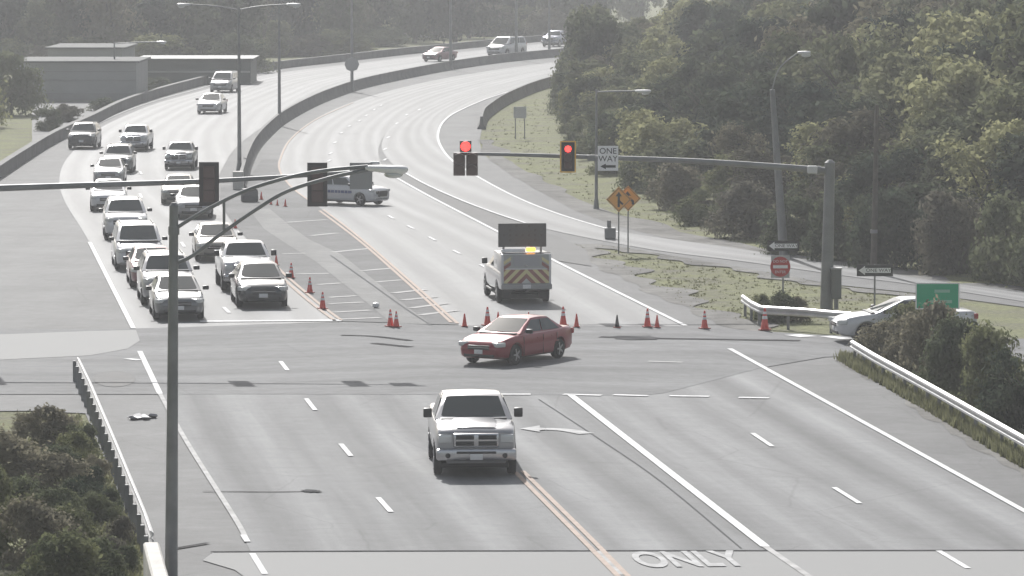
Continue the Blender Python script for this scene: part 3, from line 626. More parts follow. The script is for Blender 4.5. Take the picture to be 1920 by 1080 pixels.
# ---- highway service truck with arrow board, seen from behind
def service_truck():
    root = vehicle('service', 992, 571, 97.5, P_WHITE, 'white highway service truck with chevron tail and raised arrow board', scale=.93)
    S = SPEC['pickup']
    tr = G(988, 572); root.location = Vector((tr.x, tr.y, 0.02)) + Vector((math.cos(math.radians(97.5)), math.sin(math.radians(97.5)), 0)) * 2.9
    part('utility_body', B((-1.75, 0, 1.28), (2.36, 2.0, 1.42), bev=.04), P_WHITE, root, 35)
    rear = -2.936
    part('rear_panel', B((rear, 0, 1.70), (.03, 1.80, .54), bev=.006), mat('grey_green_panel', (.36, .375, .36), .4), root)
    wp = part('rear_hatch', B((rear - .014, 0, 1.72), (.03, 1.02, .42), bev=.01), mat('hatch_grey', (.33, .335, .35), .35), root)
    part('handle', B((rear - .035, 0, 1.55), (.03, .14, .04)), CHROME, wp)
    tg = part('tailgate', B((rear, 0, 1.10), (.03, 1.86, .56), bev=.004), mat('tailgate_grey', (.55, .56, .54), .4), root)
    CY, CR = mat('chevron_yellow', (.62, .56, .30), .4), mat('chevron_red', (.26, .10, .085), .4)
    z0, z1, hw, wd = .83, 1.37, .90, .19
    for k in range(9):                     # inverted V stripes clipped to the tailgate
        for s in (1, -1):
            y0 = k * wd - .34; poly = []
            q = [(y0, z1), (y0 + wd, z1), (y0 + wd + (z1 - z0), z0), (y0 + (z1 - z0), z0)]
            # clip to 0 <= y <= hw
            def clip(pts, f, lim, keep):
                o = []
                for a, c in zip(pts, pts[1:] + pts[:1]):
                    ia, ic = keep(a[0], lim), keep(c[0], lim)
                    if ia: o.append(a)
                    if ia != ic: t = (lim - a[0]) / (c[0] - a[0]); o.append((lim, a[1] + (c[1] - a[1]) * t))
                return o
            q = clip(q, 0, 0.0, lambda v, l: v >= l); q = clip(q, 0, hw, lambda v, l: v <= l) if len(q) > 2 else q
            if len(q) < 3: continue
            bm = bmesh.new(); vs = [bm.verts.new((rear - .019, s * a, z)) for a, z in q]; f = bm.faces.new(vs)
            e = bmesh.ops.extrude_face_region(bm, geom=[f]); bmesh.ops.translate(bm, vec=(-.004, 0, 0), verts=[v for v in e['geom'] if isinstance(v, bmesh.types.BMVert)])
            bmesh.ops.recalc_face_normals(bm, faces=bm.faces); part('chevron_stripe', bm, CY if k % 2 else CR, tg)
    for s in (1, -1):
        for k, z in enumerate((1.46, 1.66)):
            bm = prism([(s * .90, z - .10), (s * .90, z + .04), (s * .62, z + .22), (s * .62, z + .08)], .012); bmesh.ops.rotate(bm, cent=(0, 0, 0), matrix=Matrix.Rotation(PI / 2, 3, 'Z'), verts=bm.verts); bmesh.ops.translate(bm, vec=(rear - .02, 0, 0), verts=bm.verts); part('corner_stripe', bm, CY if k else CR, root)
    part('bumper', B((-3.0, 0, .70), (.2, 2.02, .22), bev=.04), ALU, root)
    part('license_plate', B((-3.11, 0, .71), (.02, .32, .16)), PLATE, root)
    part('hitch', B((-3.05, 0, .52), (.2, .14, .12), bev=.02), BLACK, root)
    for s in (1, -1):
        part('board_post', B((-1.7, s * .75, 2.25), (.08, .08, .6)), GALVD, root)
        part('mud_flap', B((-2.45, s * .72, .40), (.03, .34, .45)), RUBBER, root)
    part('cab_step', B((.5, 0, .40), (1.8, 2.16, .08), bev=.02), BLACK, root)
    ab = part('arrow_board', B((-1.72, 0, 2.66), (.10, 1.92, .94), bev=.015), mat('board_black', (.075, .078, .078), .6), root)
    for y, z in [(-.75, .0), (-.5, .0), (-.25, 0), (0, 0), (.25, 0), (.5, 0), (.75, 0), (.5, .2), (.5, -.2), (-.5, .2), (-.5, -.2), (.25, .36), (.25, -.36), (-.25, .36), (-.25, -.36)]:
        part('board_lamp', Cy((-1.77, y, 2.66 + z), (-1.785, y, 2.66 + z), .055, n=10), mat('unlit_lamp', (.05, .05, .045), .3), ab)
    part('light_bar', B((-2.60, .48, 2.10), (.26, .96, .12), bev=.03), mat('light_bar_white', (.8, .8, .8), .25), root)
    part('light_bar_rack', B((-2.55, 0, 2.0), (.22, 2.0, .03)), BLACK, root)
    part('beacon', B((-2.62, -.22, 2.14), (.24, .36, .17), bev=.05), mat('amber_beacon', (.9, .35, .05), .3, emit=(1.0, .40, .05), estr=3.0), root)
service_truck()
# ------------------------------------------------------------------ traffic cones
def cone_meshes():
    bm = bmesh.new(); box(bm, (0, 0, .02), (.38, .38, .04), bev=.012); base = mesh('base', bm, mat('cone_base', (.30, .04, .03), .7))
    bm = bmesh.new(); lathe(bm, [(.15, .038), (.14, .06), (.035, .69), (.028, .71), (.018, .712)], 18); body = mesh('cone_body', bm, CONEO, 40)
    def col(z0, z1):
        r = lambda z: .14 - (z - .06) / .63 * .105 + .004
        bm = bmesh.new(); lathe(bm, [(r(z0) - .01, z0), (r(z0), z0), (r(z1), z1), (r(z1) - .01, z1)], 18); return mesh('collar', bm, COLLAR, 40)
    return base, body, col(.36, .46), col(.52, .60)
CM = cone_meshes()
CONES = [(518, 497, .42), (546, 521, .60), (581, 549, .60), (605, 579, .62), (732, 612, .60), (743, 613, .55), (871, 612, .45), (914, 610, .65), (934, 607, .42), (1056, 610, .66), (1081, 613, .46),
         (1157, 614, .44), (1214, 613, .64), (1232, 614, .44), (1321, 616, .62), (1434, 619, .76), (508, 383, .32), (520, 385, .30), (535, 387, .36), (490, 374, .4), (441, 428, .42), (991, 604, .36)]
CL = ['orange cone beside the front bumper of the white pickup', 'orange cone just behind the black sedan mirror', 'orange cone third from the stop line along the hatched median', 'orange cone at the stop line corner of the hatched median',
      'orange cone of a touching pair on the hatched median, left one', 'orange cone of a touching pair on the hatched median, right one', 'small orange cone left of the red sedan hood', 'tall orange cone with white collars above the red sedan hood',
      'small orange cone partly behind the red sedan windshield', 'tall orange cone behind the red sedan trunk', 'small orange cone just right of the red sedan trunk', 'dark small cone standing alone in the closed right lane',
      'tall orange cone at the right edge line beside a small one', 'small orange cone at the right edge line beside a tall one', 'orange cone standing alone on the right shoulder', 'tallest orange cone in front of the bent guardrail end',
      'tiny far cone left of three by the police vehicle', 'tiny far cone in the middle of three by the police vehicle', 'tiny far cone right of three by the police vehicle', 'far cone beside the dark crash barrel', 'far cone behind the tan sedan under the lamp arm', 'small cone top showing over the red sedan roof']
for (px, py, h), lb in zip(CONES, CL):
    r = thing('traffic_cone', lb, 'traffic cone', G(px, py, .03), rng.uniform(0, 1.5), 'orange traffic cones closing the lanes'); s = h / .71; r.scale = (s * .95, s * .95, s)
    link('base', CM[0], r); b = link('cone_body', CM[1], r)
    if h > .5:
        for c in CM[2:]: link('collar', c, b)
    elif px == 1157: b.data = CM[1].copy(); b.data.materials[0] = mat('cone_dark', (.05, .045, .045), .6)
# crash barrel, lying debris, small roadside boxes
r = thing('crash_barrel', 'dark round crash barrel in front of the median barrier nose', 'barrel', G(468, 378, .02)); bm = bmesh.new()
lathe(bm, [(.38, 0), (.44, .04), (.44, .28), (.46, .30), (.44, .32), (.43, .56), (.36, .60), (.05, .62)], 20); part('drum', bm, mat('barrel_grey', (.10, .10, .105), .6), r, 40)
part('lid', Cy((0, 0, .60), (0, 0, .65), .40, n=20), BLACK, r)
r = thing('road_debris', 'crumpled pale debris lying on the left shoulder', 'debris', G(270, 785, .012)); bm = bmesh.new()
for k in range(9): box(bm, (rng.uniform(-.3, .3), rng.uniform(-.35, .35), .05), (rng.uniform(.12, .3), rng.uniform(.15, .4), .03), Matrix.Rotation(rng.uniform(-.5, .5), 3, 'X') @ Matrix.Rotation(rng.uniform(0, 3), 3, 'Z'))
part('scrap', bm, mat('debris_pale', (.34, .335, .345), .5), r); part('scrap', B((-.1, -.1, .03), (.55, .3, .03), Matrix.Rotation(.3, 3, 'Z')), BLACK, r)
bm = bmesh.new(); lathe(bm, [(.08, 0), (.13, .05), (.12, .16), (.05, .2)], 10)
tag(link('paper_cup', mesh('paper_cup', bm, WHITE, 50), None, G(705, 577, .03)), 'small white litter lying on the hatched median', 'litter')
# ------------------------------------------------------------------ signal gear
def cobra_head(parent, p, d, L=.85, m=None):
    """luminaire head starting at p, pointing along d"""
    d = Vector(d).normalized(); s = Vector((-d.y, d.x, 0)).normalized(); u = Vector((0, 0, 1)); rings = []
    for t, w_, up, dn in ((0, .05, .05, .05), (.1, .07, .06, .06), (.35, .12, .07, .09), (.6, .17, .075, .12), (.85, .17, .07, .12), (.97, .12, .05, .08), (1, .06, .02, .04)):
        c = p + d * L * t
        rings.append([c + s * (w_ * math.cos(a)) + u * ((up if math.sin(a) > 0 else dn) * math.sin(a)) for a in [2 * PI * k / 14 for k in range(14)]])
    o = part('lamp_head', loft(rings), m or mat('luminaire_grey', (.62, .62, .62), .35, .2), parent, 45)
    c = p + d * L * .66 - u * .125
    bm = bmesh.new(); bmesh.ops.create_uvsphere(bm, u_segments=12, v_segments=8, radius=1); bmesh.ops.scale(bm, vec=(.2, .14, .08), verts=bm.verts)
    bmesh.ops.rotate(bm, cent=(0, 0, 0), matrix=Matrix.Rotation(math.atan2(d.y, d.x), 3, 'Z'), verts=bm.verts); bmesh.ops.translate(bm, vec=c, verts=bm.verts); part('lens', bm, LAMP, o, 60)
# near pole with curved truss lamp arm
YN = 101.0; root = thing('street_lamp', 'tall dark steel lamp post in the foreground with a curved truss arm', 'street lamp')
pb = Vector((P(321, 1090, YN).x, YN, 0)); top = P(326, 386, YN)
bm = bmesh.new(); tube(bm, [pb, Vector((top.x, YN, top.z))], [.14, .095], 14); part('pole', bm, GALVD, root, 40)
part('base_plate', B(pb + Vector((0, 0, .04)), (.5, .5, .06), bev=.01), GALVD, root)
part('pole_cap', Cy(top, top + Vector((0, 0, .07)), .105, .05, n=14), GALVD, root)
part('collar', Cy(P(326, 440, YN), P(326, 424, YN), .12, n=14), GALVD, root)
up_ = [P(330, 428, YN), P(375, 400, YN), P(450, 362, YN), P(520, 338, YN), P(600, 321, YN), P(690, 312, YN)]
lo_ = [P(332, 492, YN), P(360, 480, YN), P(415, 438, YN), P(480, 393, YN), P(540, 358, YN), P(620, 333, YN), P(690, 318, YN)]
bm = bmesh.new(); tube(bm, smooth_path(up_, 40), .042, 10); tube(bm, smooth_path(lo_, 40), .042, 10); tube(bm, [P(420, 376, YN), P(420, 435, YN)], .03, 8); part('lamp_arm', bm, GALVD, root, 50)
cobra_head(root, P(685, 315, YN), Vector((1, -.03, -.02)), .90, mat('luminaire_pale', (.75, .75, .74), .3, .1))
# near signal mast arm
def signal_head(parent, c, face, secs, scale=1.0, back=None, lit=None, doghouse=False):
    """face: +1 lamps point away from the camera (+y), -1 towards it; c is the centre"""
    HB = mat('signal_housing', (.115, .075, .07), .55); s = scale  # reddish tint puts the glow of the red lamps into the housing colour
    hd = link('signal_head', None, parent, c); hd.empty_display_size = .2
    cells = [(0, .36 * (1 - k)) for k in range(3)] if not doghouse else [(0, .36), (-.19, 0), (.19, 0), (-.19, -.36), (.19, -.36)]
    if doghouse: cells = [(0, .33), (-.19, -.03), (.19, -.03), (-.19, -.37), (.19, -.37)]
    bm = bmesh.new()
    for x, z in cells: box(bm, (x * s, 0, z * s), (.345 * s, .20 * s, .345 * s), bev=.02 * s)
    hz = part('housing', bm, HB, hd)
    if back:
        xs_, zs_ = (.30 if not doghouse else .48), .66
        bp = bmesh.new(); box(bp, (0, -.02 * face * s, 0), (xs_ * 2 * s, .015, zs_ * 2 * s), bev=.004); part('backplate', bp, back if back != YBACK else SBLACK, hd)
        if back == YBACK:
            bp = bmesh.new()
            for sx in (-1, 1): box(bp, (sx * (xs_ + .03) * s, -.02 * face * s, 0), (.055 * s, .024, (zs_ * 2 + .1) * s))
            for sz in (-1, 1): box(bp, (0, -.02 * face * s, sz * (zs_ + .03) * s), (xs_ * 2 * s, .024, .055 * s))
            part('reflective_border', bp, YBACK, hd)
    f = face
    for k, (x, z) in enumerate(cells):
        m = mat('lens_red_lit', (.8, .03, .03), .3, emit=(1, .035, .03), estr=3.2) if lit == k else mat('lens_dark', (.07, .03, .025), .3)
        part('lens', Cy((x * s, f * .10 * s, z * s), (x * s, f * .115 * s, z * s), .145 * s, n=18), m, hd)
        bm = bmesh.new(); n = 12; R_ = .16 * s; ra, rb = [], []
        for i in range(n + 1):
            a = PI * (-.1 + 1.2 * i / n); ra.append(bm.verts.new((x * s + R_ * math.cos(a), f * .10 * s, z * s + R_ * math.sin(a)))); rb.append(bm.verts.new((x * s + R_ * math.cos(a), f * (.10 + .24 * max(.15, math.sin(a))) * s, z * s + R_ * math.sin(a))))
        for i in range(n): bm.faces.new((ra[i], ra[i + 1], rb[i + 1], rb[i]))
        so_ = part('visor', bm, HB, hd); md = so_.modifiers.new('thick', 'SOLIDIFY'); md.thickness = .008
    return hd
YM = 152.7; root = thing('signal_mast', 'signal mast arm reaching in from the left edge with two unlit heads', 'traffic signal')
a0 = P(-40, 354, YM); pole_b = Vector((a0.x, YM, 0))
bm = bmesh.new(); tube(bm, [pole_b, Vector((a0.x, YM, a0.z + .5))], [.2, .16], 16); part('pole', bm, GALVD, root, 40)
bm = bmesh.new(); tube(bm, smooth_path([a0, P(168, 347, YM), P(400, 339, YM), P(600, 327, YM), P(700, 319, YM)], 24), [.11 - .055 * k / 23 for k in range(24)], 12); part('mast_arm', bm, GALVD, root, 50)
for px, py in ((392, 345), (595, 346)): signal_head(root, P(px, py, YM - .18), 1, 3, 1.06, back=mat('backplate_dark', (.055, .05, .05), .6))
sb = part('sign_back', B(P(677, 330, YM - .12), (.72, .02, .85), bev=.004), ALU, root); part('bracket', B(P(677, 322, YM - .06), (.5, .06, .06)), GALVD, root)
part('camera_sensor', B(P(703, 306, YM), (.3, .16, .12), bev=.02), WHITE, root)
# far signal mast
YF = 174.0; root = thing('signal_mast', 'signal mast arm with two red lights on a thick steel pole at right', 'traffic signal')
pt, pbm = P(1553, 305, YF), P(1552, 582, YF)
bm = bmesh.new(); tube(bm, [Vector((pbm.x - .05, YF, 0)), Vector((pt.x + .06, YF, pt.z))], [.235, .185], 16); part('pole', bm, GALV, root, 40)
part('pole_cap', Cy(Vector((pt.x + .06, YF, pt.z)), Vector((pt.x + .06, YF, pt.z + .1)), .2, .08, n=16), GALV, root)
bm = bmesh.new(); tube(bm, smooth_path([P(1550, 320, YF), P(1450, 312, YF), P(1300, 302, YF), P(1120, 295, YF), P(960, 290, YF), P(850, 288, YF)], 28), [.125 - .07 * k / 27 for k in range(28)], 12); part('mast_arm', bm, GALV, root, 50)
part('flange', Cy(P(1538, 320, YF), P(1532, 319, YF), .17, n=14), GALV, root)
signal_head(root, P(873, 295, YF - .2), -1, 5, 1.22, lit=0, doghouse=True)
signal_head(root, P(1065, 294, YF - .2), -1, 3, .80, back=YBACK, lit=0)
sg = part('one_way_sign', B(P(1140, 297, YF - .2), (.74, .02, .90), bev=.004), WHITE, root)
for s_, dz in (('ONE', .26), ('WAY', -.02)):
    o = link('lettering', text_mesh(s_, .30, .003, SBLACK, 1.0, 1.0), sg, P(1140, 297, YF - .215) + Vector((0, 0, dz))); o.rotation_euler = (PI / 2, 0, 0)
bm = prism([(-.28, 0), (-.08, .10), (-.08, .045), (.28, .045), (.28, -.045), (-.08, -.045), (-.08, -.10)], .006); bmesh.ops.translate(bm, vec=P(1140, 297, YF - .215) + Vector((0, 0, -.29)), verts=bm.verts); part('arrow', bm, SBLACK, sg)
part('sign_bracket', B(P(1109, 296, YF - .1), (.30, .14, .22), bev=.03), GALV, root)
part('sensor', B(P(1523, 318, YF - .22), (.36, .22, .28), bev=.04), mat('sensor_white', (.55, .55, .55), .5), root)
cab = thing('signal_cabinet', 'grey steel signal cabinet mounted beside the thick signal pole', 'cabinet')
part('cabinet_box', B(P(1568, 532, YF - .3), (.36, .34, 1.1), bev=.02), mat('cabinet_grey', (.13, .135, .13), .5, .2), cab); part('cabinet_top', B(P(1568, 503, YF - .3), (.42, .40, .05), bev=.01), ALU, cab)
part('cabinet_leg', Cy((P(1568, 560, YF - .3).x, YF - .3, 0), P(1568, 560, YF - .3), .08, n=10), GALVD, cab)
# ------------------------------------------------------------------ lamp posts and utility poles
def light_pole(px, py, heads, h=10.5, r0=.13, label='', lean=0.0, m=GALVD, arm=3.2, rise=.3, group=None, name='street_lamp'):
    """heads: list of directions in the x-y plane"""
    b = G(px, py); root = thing(name, label, 'street lamp', b, 0, group)
    bm = bmesh.new(); tube(bm, [(0, 0, 0), (lean, 0, h)], [r0, r0 * .55], 12); part('pole', bm, m, root, 40); part('base_plate', Cy((0, 0, 0), (0, 0, .5), r0 * 1.7, r0 * 1.15, n=12), m, root)
    for dx, dy in heads:
        d = Vector((dx, dy, 0)).normalized(); t = Vector((lean, 0, h - .15))
        bm = bmesh.new(); tube(bm, smooth_path([t, t + d * arm * .4 + Vector((0, 0, rise * .7)), t + d * arm * .85 + Vector((0, 0, rise))], 10), .04, 8); part('lamp_arm', bm, m, root, 50)
        cobra_head(root, t + d * arm * .82 + Vector((0, 0, rise)), d, .8)
    return root
MG = 'twin lamp posts along the median barrier'
light_pole(449, 322, [(1, 0), (-1, 0)], 9.3, .12, 'twin lamp post at the near end of the median barrier', arm=3.3, group=MG)
light_pole(524, 236, [(1, 0), (-1, 0)], 10.0, .12, 'twin lamp post on the median barrier behind the nearest one', arm=3.3, group=MG)
lp = light_pole(660, 172, [(1, 0), (-1, 0)], 10.0, .14, 'twin lamp post with a round sign back on the median barrier', arm=3.3, group=MG)
part('round_sign', Cy((0, -.2, 2.3), (0, -.17, 2.3), .62, n=8), ALU, lp)
light_pole(845, 131, [(1, 0), (-1, 0)], 10.0, .17, 'thick lamp post on the far median between two cars', arm=3.3, group=MG)
light_pole(968, 113, [(1, 0), (-1, 0)], 10.0, .17, 'thin lamp post beside the white van on the far curve', arm=3.3, group=MG)
light_pole(1030, 105, [(1, 0), (-1, 0)], 10.0, .15, 'lamp post at the edge of the woods on the far curve', arm=3.3, group=MG)
light_pole(215, 186, [(1, -.1)], 4.6, .10, 'single lamp post beside the pale building at upper left', arm=4.2, rise=.15)
light_pole(1118, 392, [(1, -.05)], 5.9, .085, 'slim grey lamp post on the grass by the warning signs', m=GALV, arm=2.3, rise=.05)
# stout leaning pole in front of the woods
b = G(1470, 482); root = thing('utility_pole', 'thick pale pole leaning left behind the do not enter sign', 'utility pole', b); Yp = b.y
bm = bmesh.new(); t = P(1448, 168, Yp) - b; tube(bm, [(0, 0, 0), t], [.20, .11], 12); part('pole', bm, GALV, root, 40)
bm = bmesh.new(); tube(bm, smooth_path([t, t + Vector((.3, 0, .9)), t + Vector((1.1, 0, 1.55))], 10), .03, 8); part('lamp_arm', bm, GALV, root, 50); cobra_head(root, t + Vector((1.05, 0, 1.55)), (1, 0, 0), .55)
b = G(1638, 512); root = thing('utility_pole', 'thin brown wooden pole behind the right one way arrow sign', 'utility pole', b)
bm = bmesh.new(); tube(bm, [(0, 0, 0), P(1644, 196, b.y) - b], [.14, .08], 10); part('pole', bm, WOOD, root, 40); part('pole_band', Cy((0, 0, 1.6), (0, 0, 1.75), .15, n=10), GALV, root)
# ------------------------------------------------------------------ roadside signs
def posts(root, xs_, h, m=GALVD, r=.035, y=.06):
    for x in xs_: part('post', B((x, y, h / 2), (r * 2, r * 2, h)), m, root)
def sign_arrow_oneway(px, py_base, py_c, wpx, hpx, label):
    b = G(px, py_base); k = F / b.y; root = thing('one_way_sign', label, 'road sign', b, 0, 'black one way arrow signs'); z = (P(px, py_c, b.y)).z; W_, H_ = wpx / k, hpx / k
    posts(root, [0], z + H_ / 2, r=.03)
    pl = part('panel', B((0, 0, z), (W_, .02, H_), bev=.003), SBLACK, root)
    u, v = W_ / 2, H_ / 2
    bm = prism([(-.9 * u, 0), (-.55 * u, .78 * v), (-.55 * u, .42 * v), (.88 * u, .42 * v), (.88 * u, -.42 * v), (-.55 * u, -.42 * v), (-.55 * u, -.78 * v)], .006)
    bmesh.ops.translate(bm, vec=(0, -.015, z), verts=bm.verts); ar = part('arrow', bm, WHITE, pl)
    o = link('lettering', text_mesh('ONE WAY', H_ * .40, .002, SBLACK, 1.15), pl, (.10 * W_, -.021, z)); o.rotation_euler = (PI / 2, 0, 0)
    return root
dne = sign_arrow_oneway(1468, 592, 461, 60, 20, 'one way arrow sign mounted above the do not enter sign')
b = G(1468, 592); k = F / b.y; z = P(1463, 500, b.y).z; x = P(1463, 500, b.y).x - b.x
r = thing('do_not_enter_sign', 'red do not enter disc on a white square behind a bush', 'road sign', b)
pl = part('panel', B((x, -.03, z), (.66, .02, .80), bev=.003), mat('sign_plate_worn', (.42, .42, .41), .5), r)
part('disc', Cy((x, -.052, z), (x, -.042, z), .36, n=28), SRED, pl); part('bar', B((x, -.057, z), (.52, .008, .11)), WHITE, pl)
for s_, dz in (('DO NOT', .19), ('ENTER', -.19)):
    o = link('lettering', text_mesh(s_, .13, .002, WHITE), pl, (x, -.056, z + dz)); o.rotation_euler = (PI / 2, 0, 0)
sign_arrow_oneway(1640, 580, 507, 68, 22, 'one way arrow sign at right in front of the thin wooden pole')
def diamond(px, py_base, py_c, rpx, label, draw, dy):
    b = G(px, py_base); b.y += dy; k = F / b.y; root = thing('warning_sign', label, 'road sign', b, 0, 'orange yellow diamond warning signs'); z = P(px, py_c, b.y).z; R_ = rpx / k
    posts(root, [0], z + R_ * .7, r=.03); pl = part('panel', prism([(-R_, z), (0, z + R_), (R_, z), (0, z - R_)], .02), SYEL, root)
    bd = bmesh.new()
    for a, c in (((-.9, 0), (0, .9)), ((0, .9), (.9, 0)), ((.9, 0), (0, -.9)), ((0, -.9), (-.9, 0))): cyl(bd, (a[0] * R_, -.012, z + a[1] * R_), (c[0] * R_, -.012, z + c[1] * R_), .012, n=6)
    part('border', bd, SBLACK, pl)
    for pts in draw:
        bm = prism([(u * R_, z + v * R_) for u, v in pts], .008); bmesh.ops.translate(bm, vec=(0, -.016, 0), verts=bm.verts); part('arrow', bm, SBLACK, pl)
up_arrow = [[(-.09, -.6), (.09, -.6), (.09, .25), (.24, .25), (0, .6), (-.24, .25), (-.09, .25)], [(.09, -.30), (.30, -.45), (.38, -.33), (.09, -.08)]]
curve_arrow = [[(.28, -.48), (.46, -.48), (.46, -.18), (.06, .14), (.06, .22), (.22, .22), (-.06, .56), (-.34, .22), (-.14, .22), (-.14, .04), (.28, -.26)]]
diamond(1178, 476, 372, 24, 'diamond warning sign with a bent arrow, right one of the pair', curve_arrow, .35)
diamond(1160, 476, 374, 24, 'diamond warning sign with an upright arrow, left one of the pair', up_arrow, 0)
b = G(975, 261); r = thing('white_sign', 'blank white square sign on two posts on the grass bank', 'road sign', b); k = F / b.y; z = P(975, 211, b.y).z
posts(r, [-.30, .30], z + .2); part('panel', B((0, 0, z), (.84, .02, .74), bev=.003), mat('sign_dull_white', (.5, .5, .5), .5), r)
b = G(1757, 668); k = F / b.y; z = P(1757, 555, b.y).z; r = thing('green_sign', 'green road sign with a white border behind the brown bush', 'road sign', b)
posts(r, [-.3, .35], z + .3); pl = part('panel', B((0, 0, z), (1.42, .02, .86), bev=.004), WHITE, r); fc = part('sign_face', B((0, -.008, z), (1.34, .02, .78), bev=.004), SGRN, pl)
for dx, dz, wd in ((.15, .16, .5), (.12, -.18, .7)): part('text_bar', B((dx, -.021, z + dz), (wd, .006, .10)), mat('faded_sign_text', (.25, .5, .4), .5), pl)
b = G(1144, 449); r = thing('delineator_box', 'small grey roadside box at the inner edge of the ramp', 'box', b); part('box_body', B((0, 0, .28), (.5, .4, .5), bev=.05), GALVD, r); part('stub_post', Cy((-.05, 0, .5), (-.05, 0, .85), .09, n=10), GALV, r)
# ------------------------------------------------------------------ buildings at the far left
def building(x0, x1, py_base, py_top, depth, label, wall, bands, name='low_building', roofm=None):
    a, c = G(x0, py_base), G(x1, py_base); z = P(x1, py_top, c.y).z; W_ = c.x - a.x; root = thing(name, label, 'building', Vector(((a.x + c.x) / 2, c.y + depth / 2, 0)))
    part('wall', B((0, 0, z / 2 - .1), (W_, depth, z + .2), bev=.02), wall, root)
    part('roof', B((0, 0, z + .08), (W_ + .5, depth + .5, .16), bev=.02), roofm or mat('roof_felt', (.13, .132, .13), .9), root)
    for zf, hf, m in bands: part('wall_band', B((0, -depth / 2 - .01, z * zf), (W_ - .1, .06, z * hf), bev=.01), m, root)
    return root
WALLP = mat('pale_wall', (.28, .285, .28), .8, var=.1, vscale=.4); WALLG = mat('grey_wall', (.24, .24, .235), .8, var=.15, vscale=.4); DKG = mat('dark_green_metal', (.05, .062, .055), .6, var=.2, vscale=.5)
building(30, 256, 190, 118, 12, 'long pale low building at the upper left edge', WALLP, [(.12, .2, WALLG), (.55, .05, WALLG), (.78, .03, WALLG)])
building(90, 230, 158, 92, 14, 'taller pale building behind the long low one', WALLP, [(.7, .04, WALLG)])
building(258, 470, 158, 113, 10, 'low dark green shed with a pale eave strip beyond the far lanes', DKG, [(.52, .08, WALLP)], roofm=DKG)
building(735, 850, 70, 18, 10, 'pale roofed building glimpsed among the far trees', WALLG, [(.5, .12, WALLP), (.8, .1, DKG)])
# ------------------------------------------------------------------ trees and bushes
LEAF = [leaf_mat('leaf_dark', (.034, .048, .040), (.105, .122, .075)), leaf_mat('leaf_mid', (.052, .068, .050), (.20, .21, .115)), leaf_mat('leaf_pale', (.10, .115, .075), (.37, .365, .20)), leaf_mat('leaf_brown', (.085, .083, .066), (.22, .205, .14))]
BLEAF = [leaf_mat('bush_dark', (.060, .078, .055), (.17, .185, .105)), leaf_mat('bush_mid', (.085, .10, .060), (.26, .265, .13)), leaf_mat('bush_pale', (.12, .13, .08), (.34, .33, .18)), leaf_mat('bush_brown', (.13, .125, .10), (.31, .285, .20))]
def crown_mesh(seed, nlob, nleaf, size, tall=1.0, mi=0):
    """leaf clumps through several lobes of a unit crown (radius about 1, base at z=0, top near 2*tall)"""
    r = np.random.RandomState(seed); c, rad = [], []
    for k in range(nlob):
        a = r.uniform(0, 2 * PI); zz = r.uniform(.12, .92); rr = math.sqrt(max(.05, 1 - (abs(zz - .42) / .62) ** 2)) * r.uniform(.15, .78)
        c.append((rr * math.cos(a), rr * math.sin(a), zz * 2 * tall)); rad.append(r.uniform(.24, .46) * (1.15 - .5 * zz))
    c, rad = np.array(c), np.array(rad); pr = rad ** 2 / (rad ** 2).sum(); idx = r.choice(nlob, nleaf, p=pr)
    d = r.normal(size=(nleaf, 3)); d /= np.linalg.norm(d, axis=1)[:, None]; d[:, 2] = np.where(d[:, 2] < -.5, -d[:, 2], d[:, 2])
    ctr = c[idx] + d * (rad[idx] * np.where(r.random_sample(nleaf) < .10, r.uniform(1.05, 1.38, nleaf), r.uniform(.55, 1.06, nleaf)) * (1 + .18 * np.sin(d[:, 0] * 9 + d[:, 2] * 7 + idx)))[:, None] * np.array([1, 1, .9])
    nrm = d * 1.3 + r.normal(scale=.6, size=(nleaf, 3)); nrm /= np.linalg.norm(nrm, axis=1)[:, None]
    t = np.cross(nrm, r.normal(size=(nleaf, 3))); t /= np.linalg.norm(t, axis=1)[:, None]; b_ = np.cross(nrm, t); s = size * r.uniform(.5, 1.35, nleaf)[:, None]
    v = np.stack([ctr - t * s, ctr - b_ * s * .55 + nrm * s * .12, ctr + t * s, ctr + b_ * s * .55 + nrm * s * .12], 1).reshape(-1, 3)
    me = bpy.data.meshes.new('crown'); me.vertices.add(len(v)); me.vertices.foreach_set('co', v.ravel())
    me.loops.add(nleaf * 4); me.loops.foreach_set('vertex_index', np.arange(nleaf * 4)); me.polygons.add(nleaf)
    me.polygons.foreach_set('loop_start', np.arange(nleaf) * 4); me.polygons.foreach_set('loop_total', np.full(nleaf, 4)); me.update(); me.validate()
    me.materials.append(LEAF[mi]); return me
def trunk_mesh(seed, hgt=1.2):
    r = random.Random(seed); bm = bmesh.new(); tube(bm, [(0, 0, -.25), (.03, .02, .3), (-.02, .03, .8), (.02, 0, hgt)], [.085, .06, .045, .02], 8)
    for k in range(6):
        a = r.uniform(0, 6.28); z = r.uniform(.35, .95); L_ = r.uniform(.45, .8)
        tube(bm, [(0, 0, z), (math.cos(a) * L_ * .5, math.sin(a) * L_ * .5, z + .22), (math.cos(a) * L_, math.sin(a) * L_, z + .55)], [.035, .024, .01], 6)
    return mesh('trunk', bm, BARK, 50)
CROWNS = [[crown_mesh(10 + 7 * m + k, 22 + 7 * k, (6500, 5400, 4400)[k], (.050, .060, .072)[k], 1.0, m) for k in range(3)] for m in range(4)]
BUSH = [[crown_mesh(90 + 5 * m + k, 24, 8000, .048, .75, m) for k in range(2)] for m in range(4)]
for m in range(4):
    for q in BUSH[m]: q.materials[0] = BLEAF[m]
TRUNKS = [trunk_mesh(k) for k in range(3)]
KINDN = [('dark green', 0), ('mid green', 1), ('pale yellow green', 2), ('brownish green', 3)]
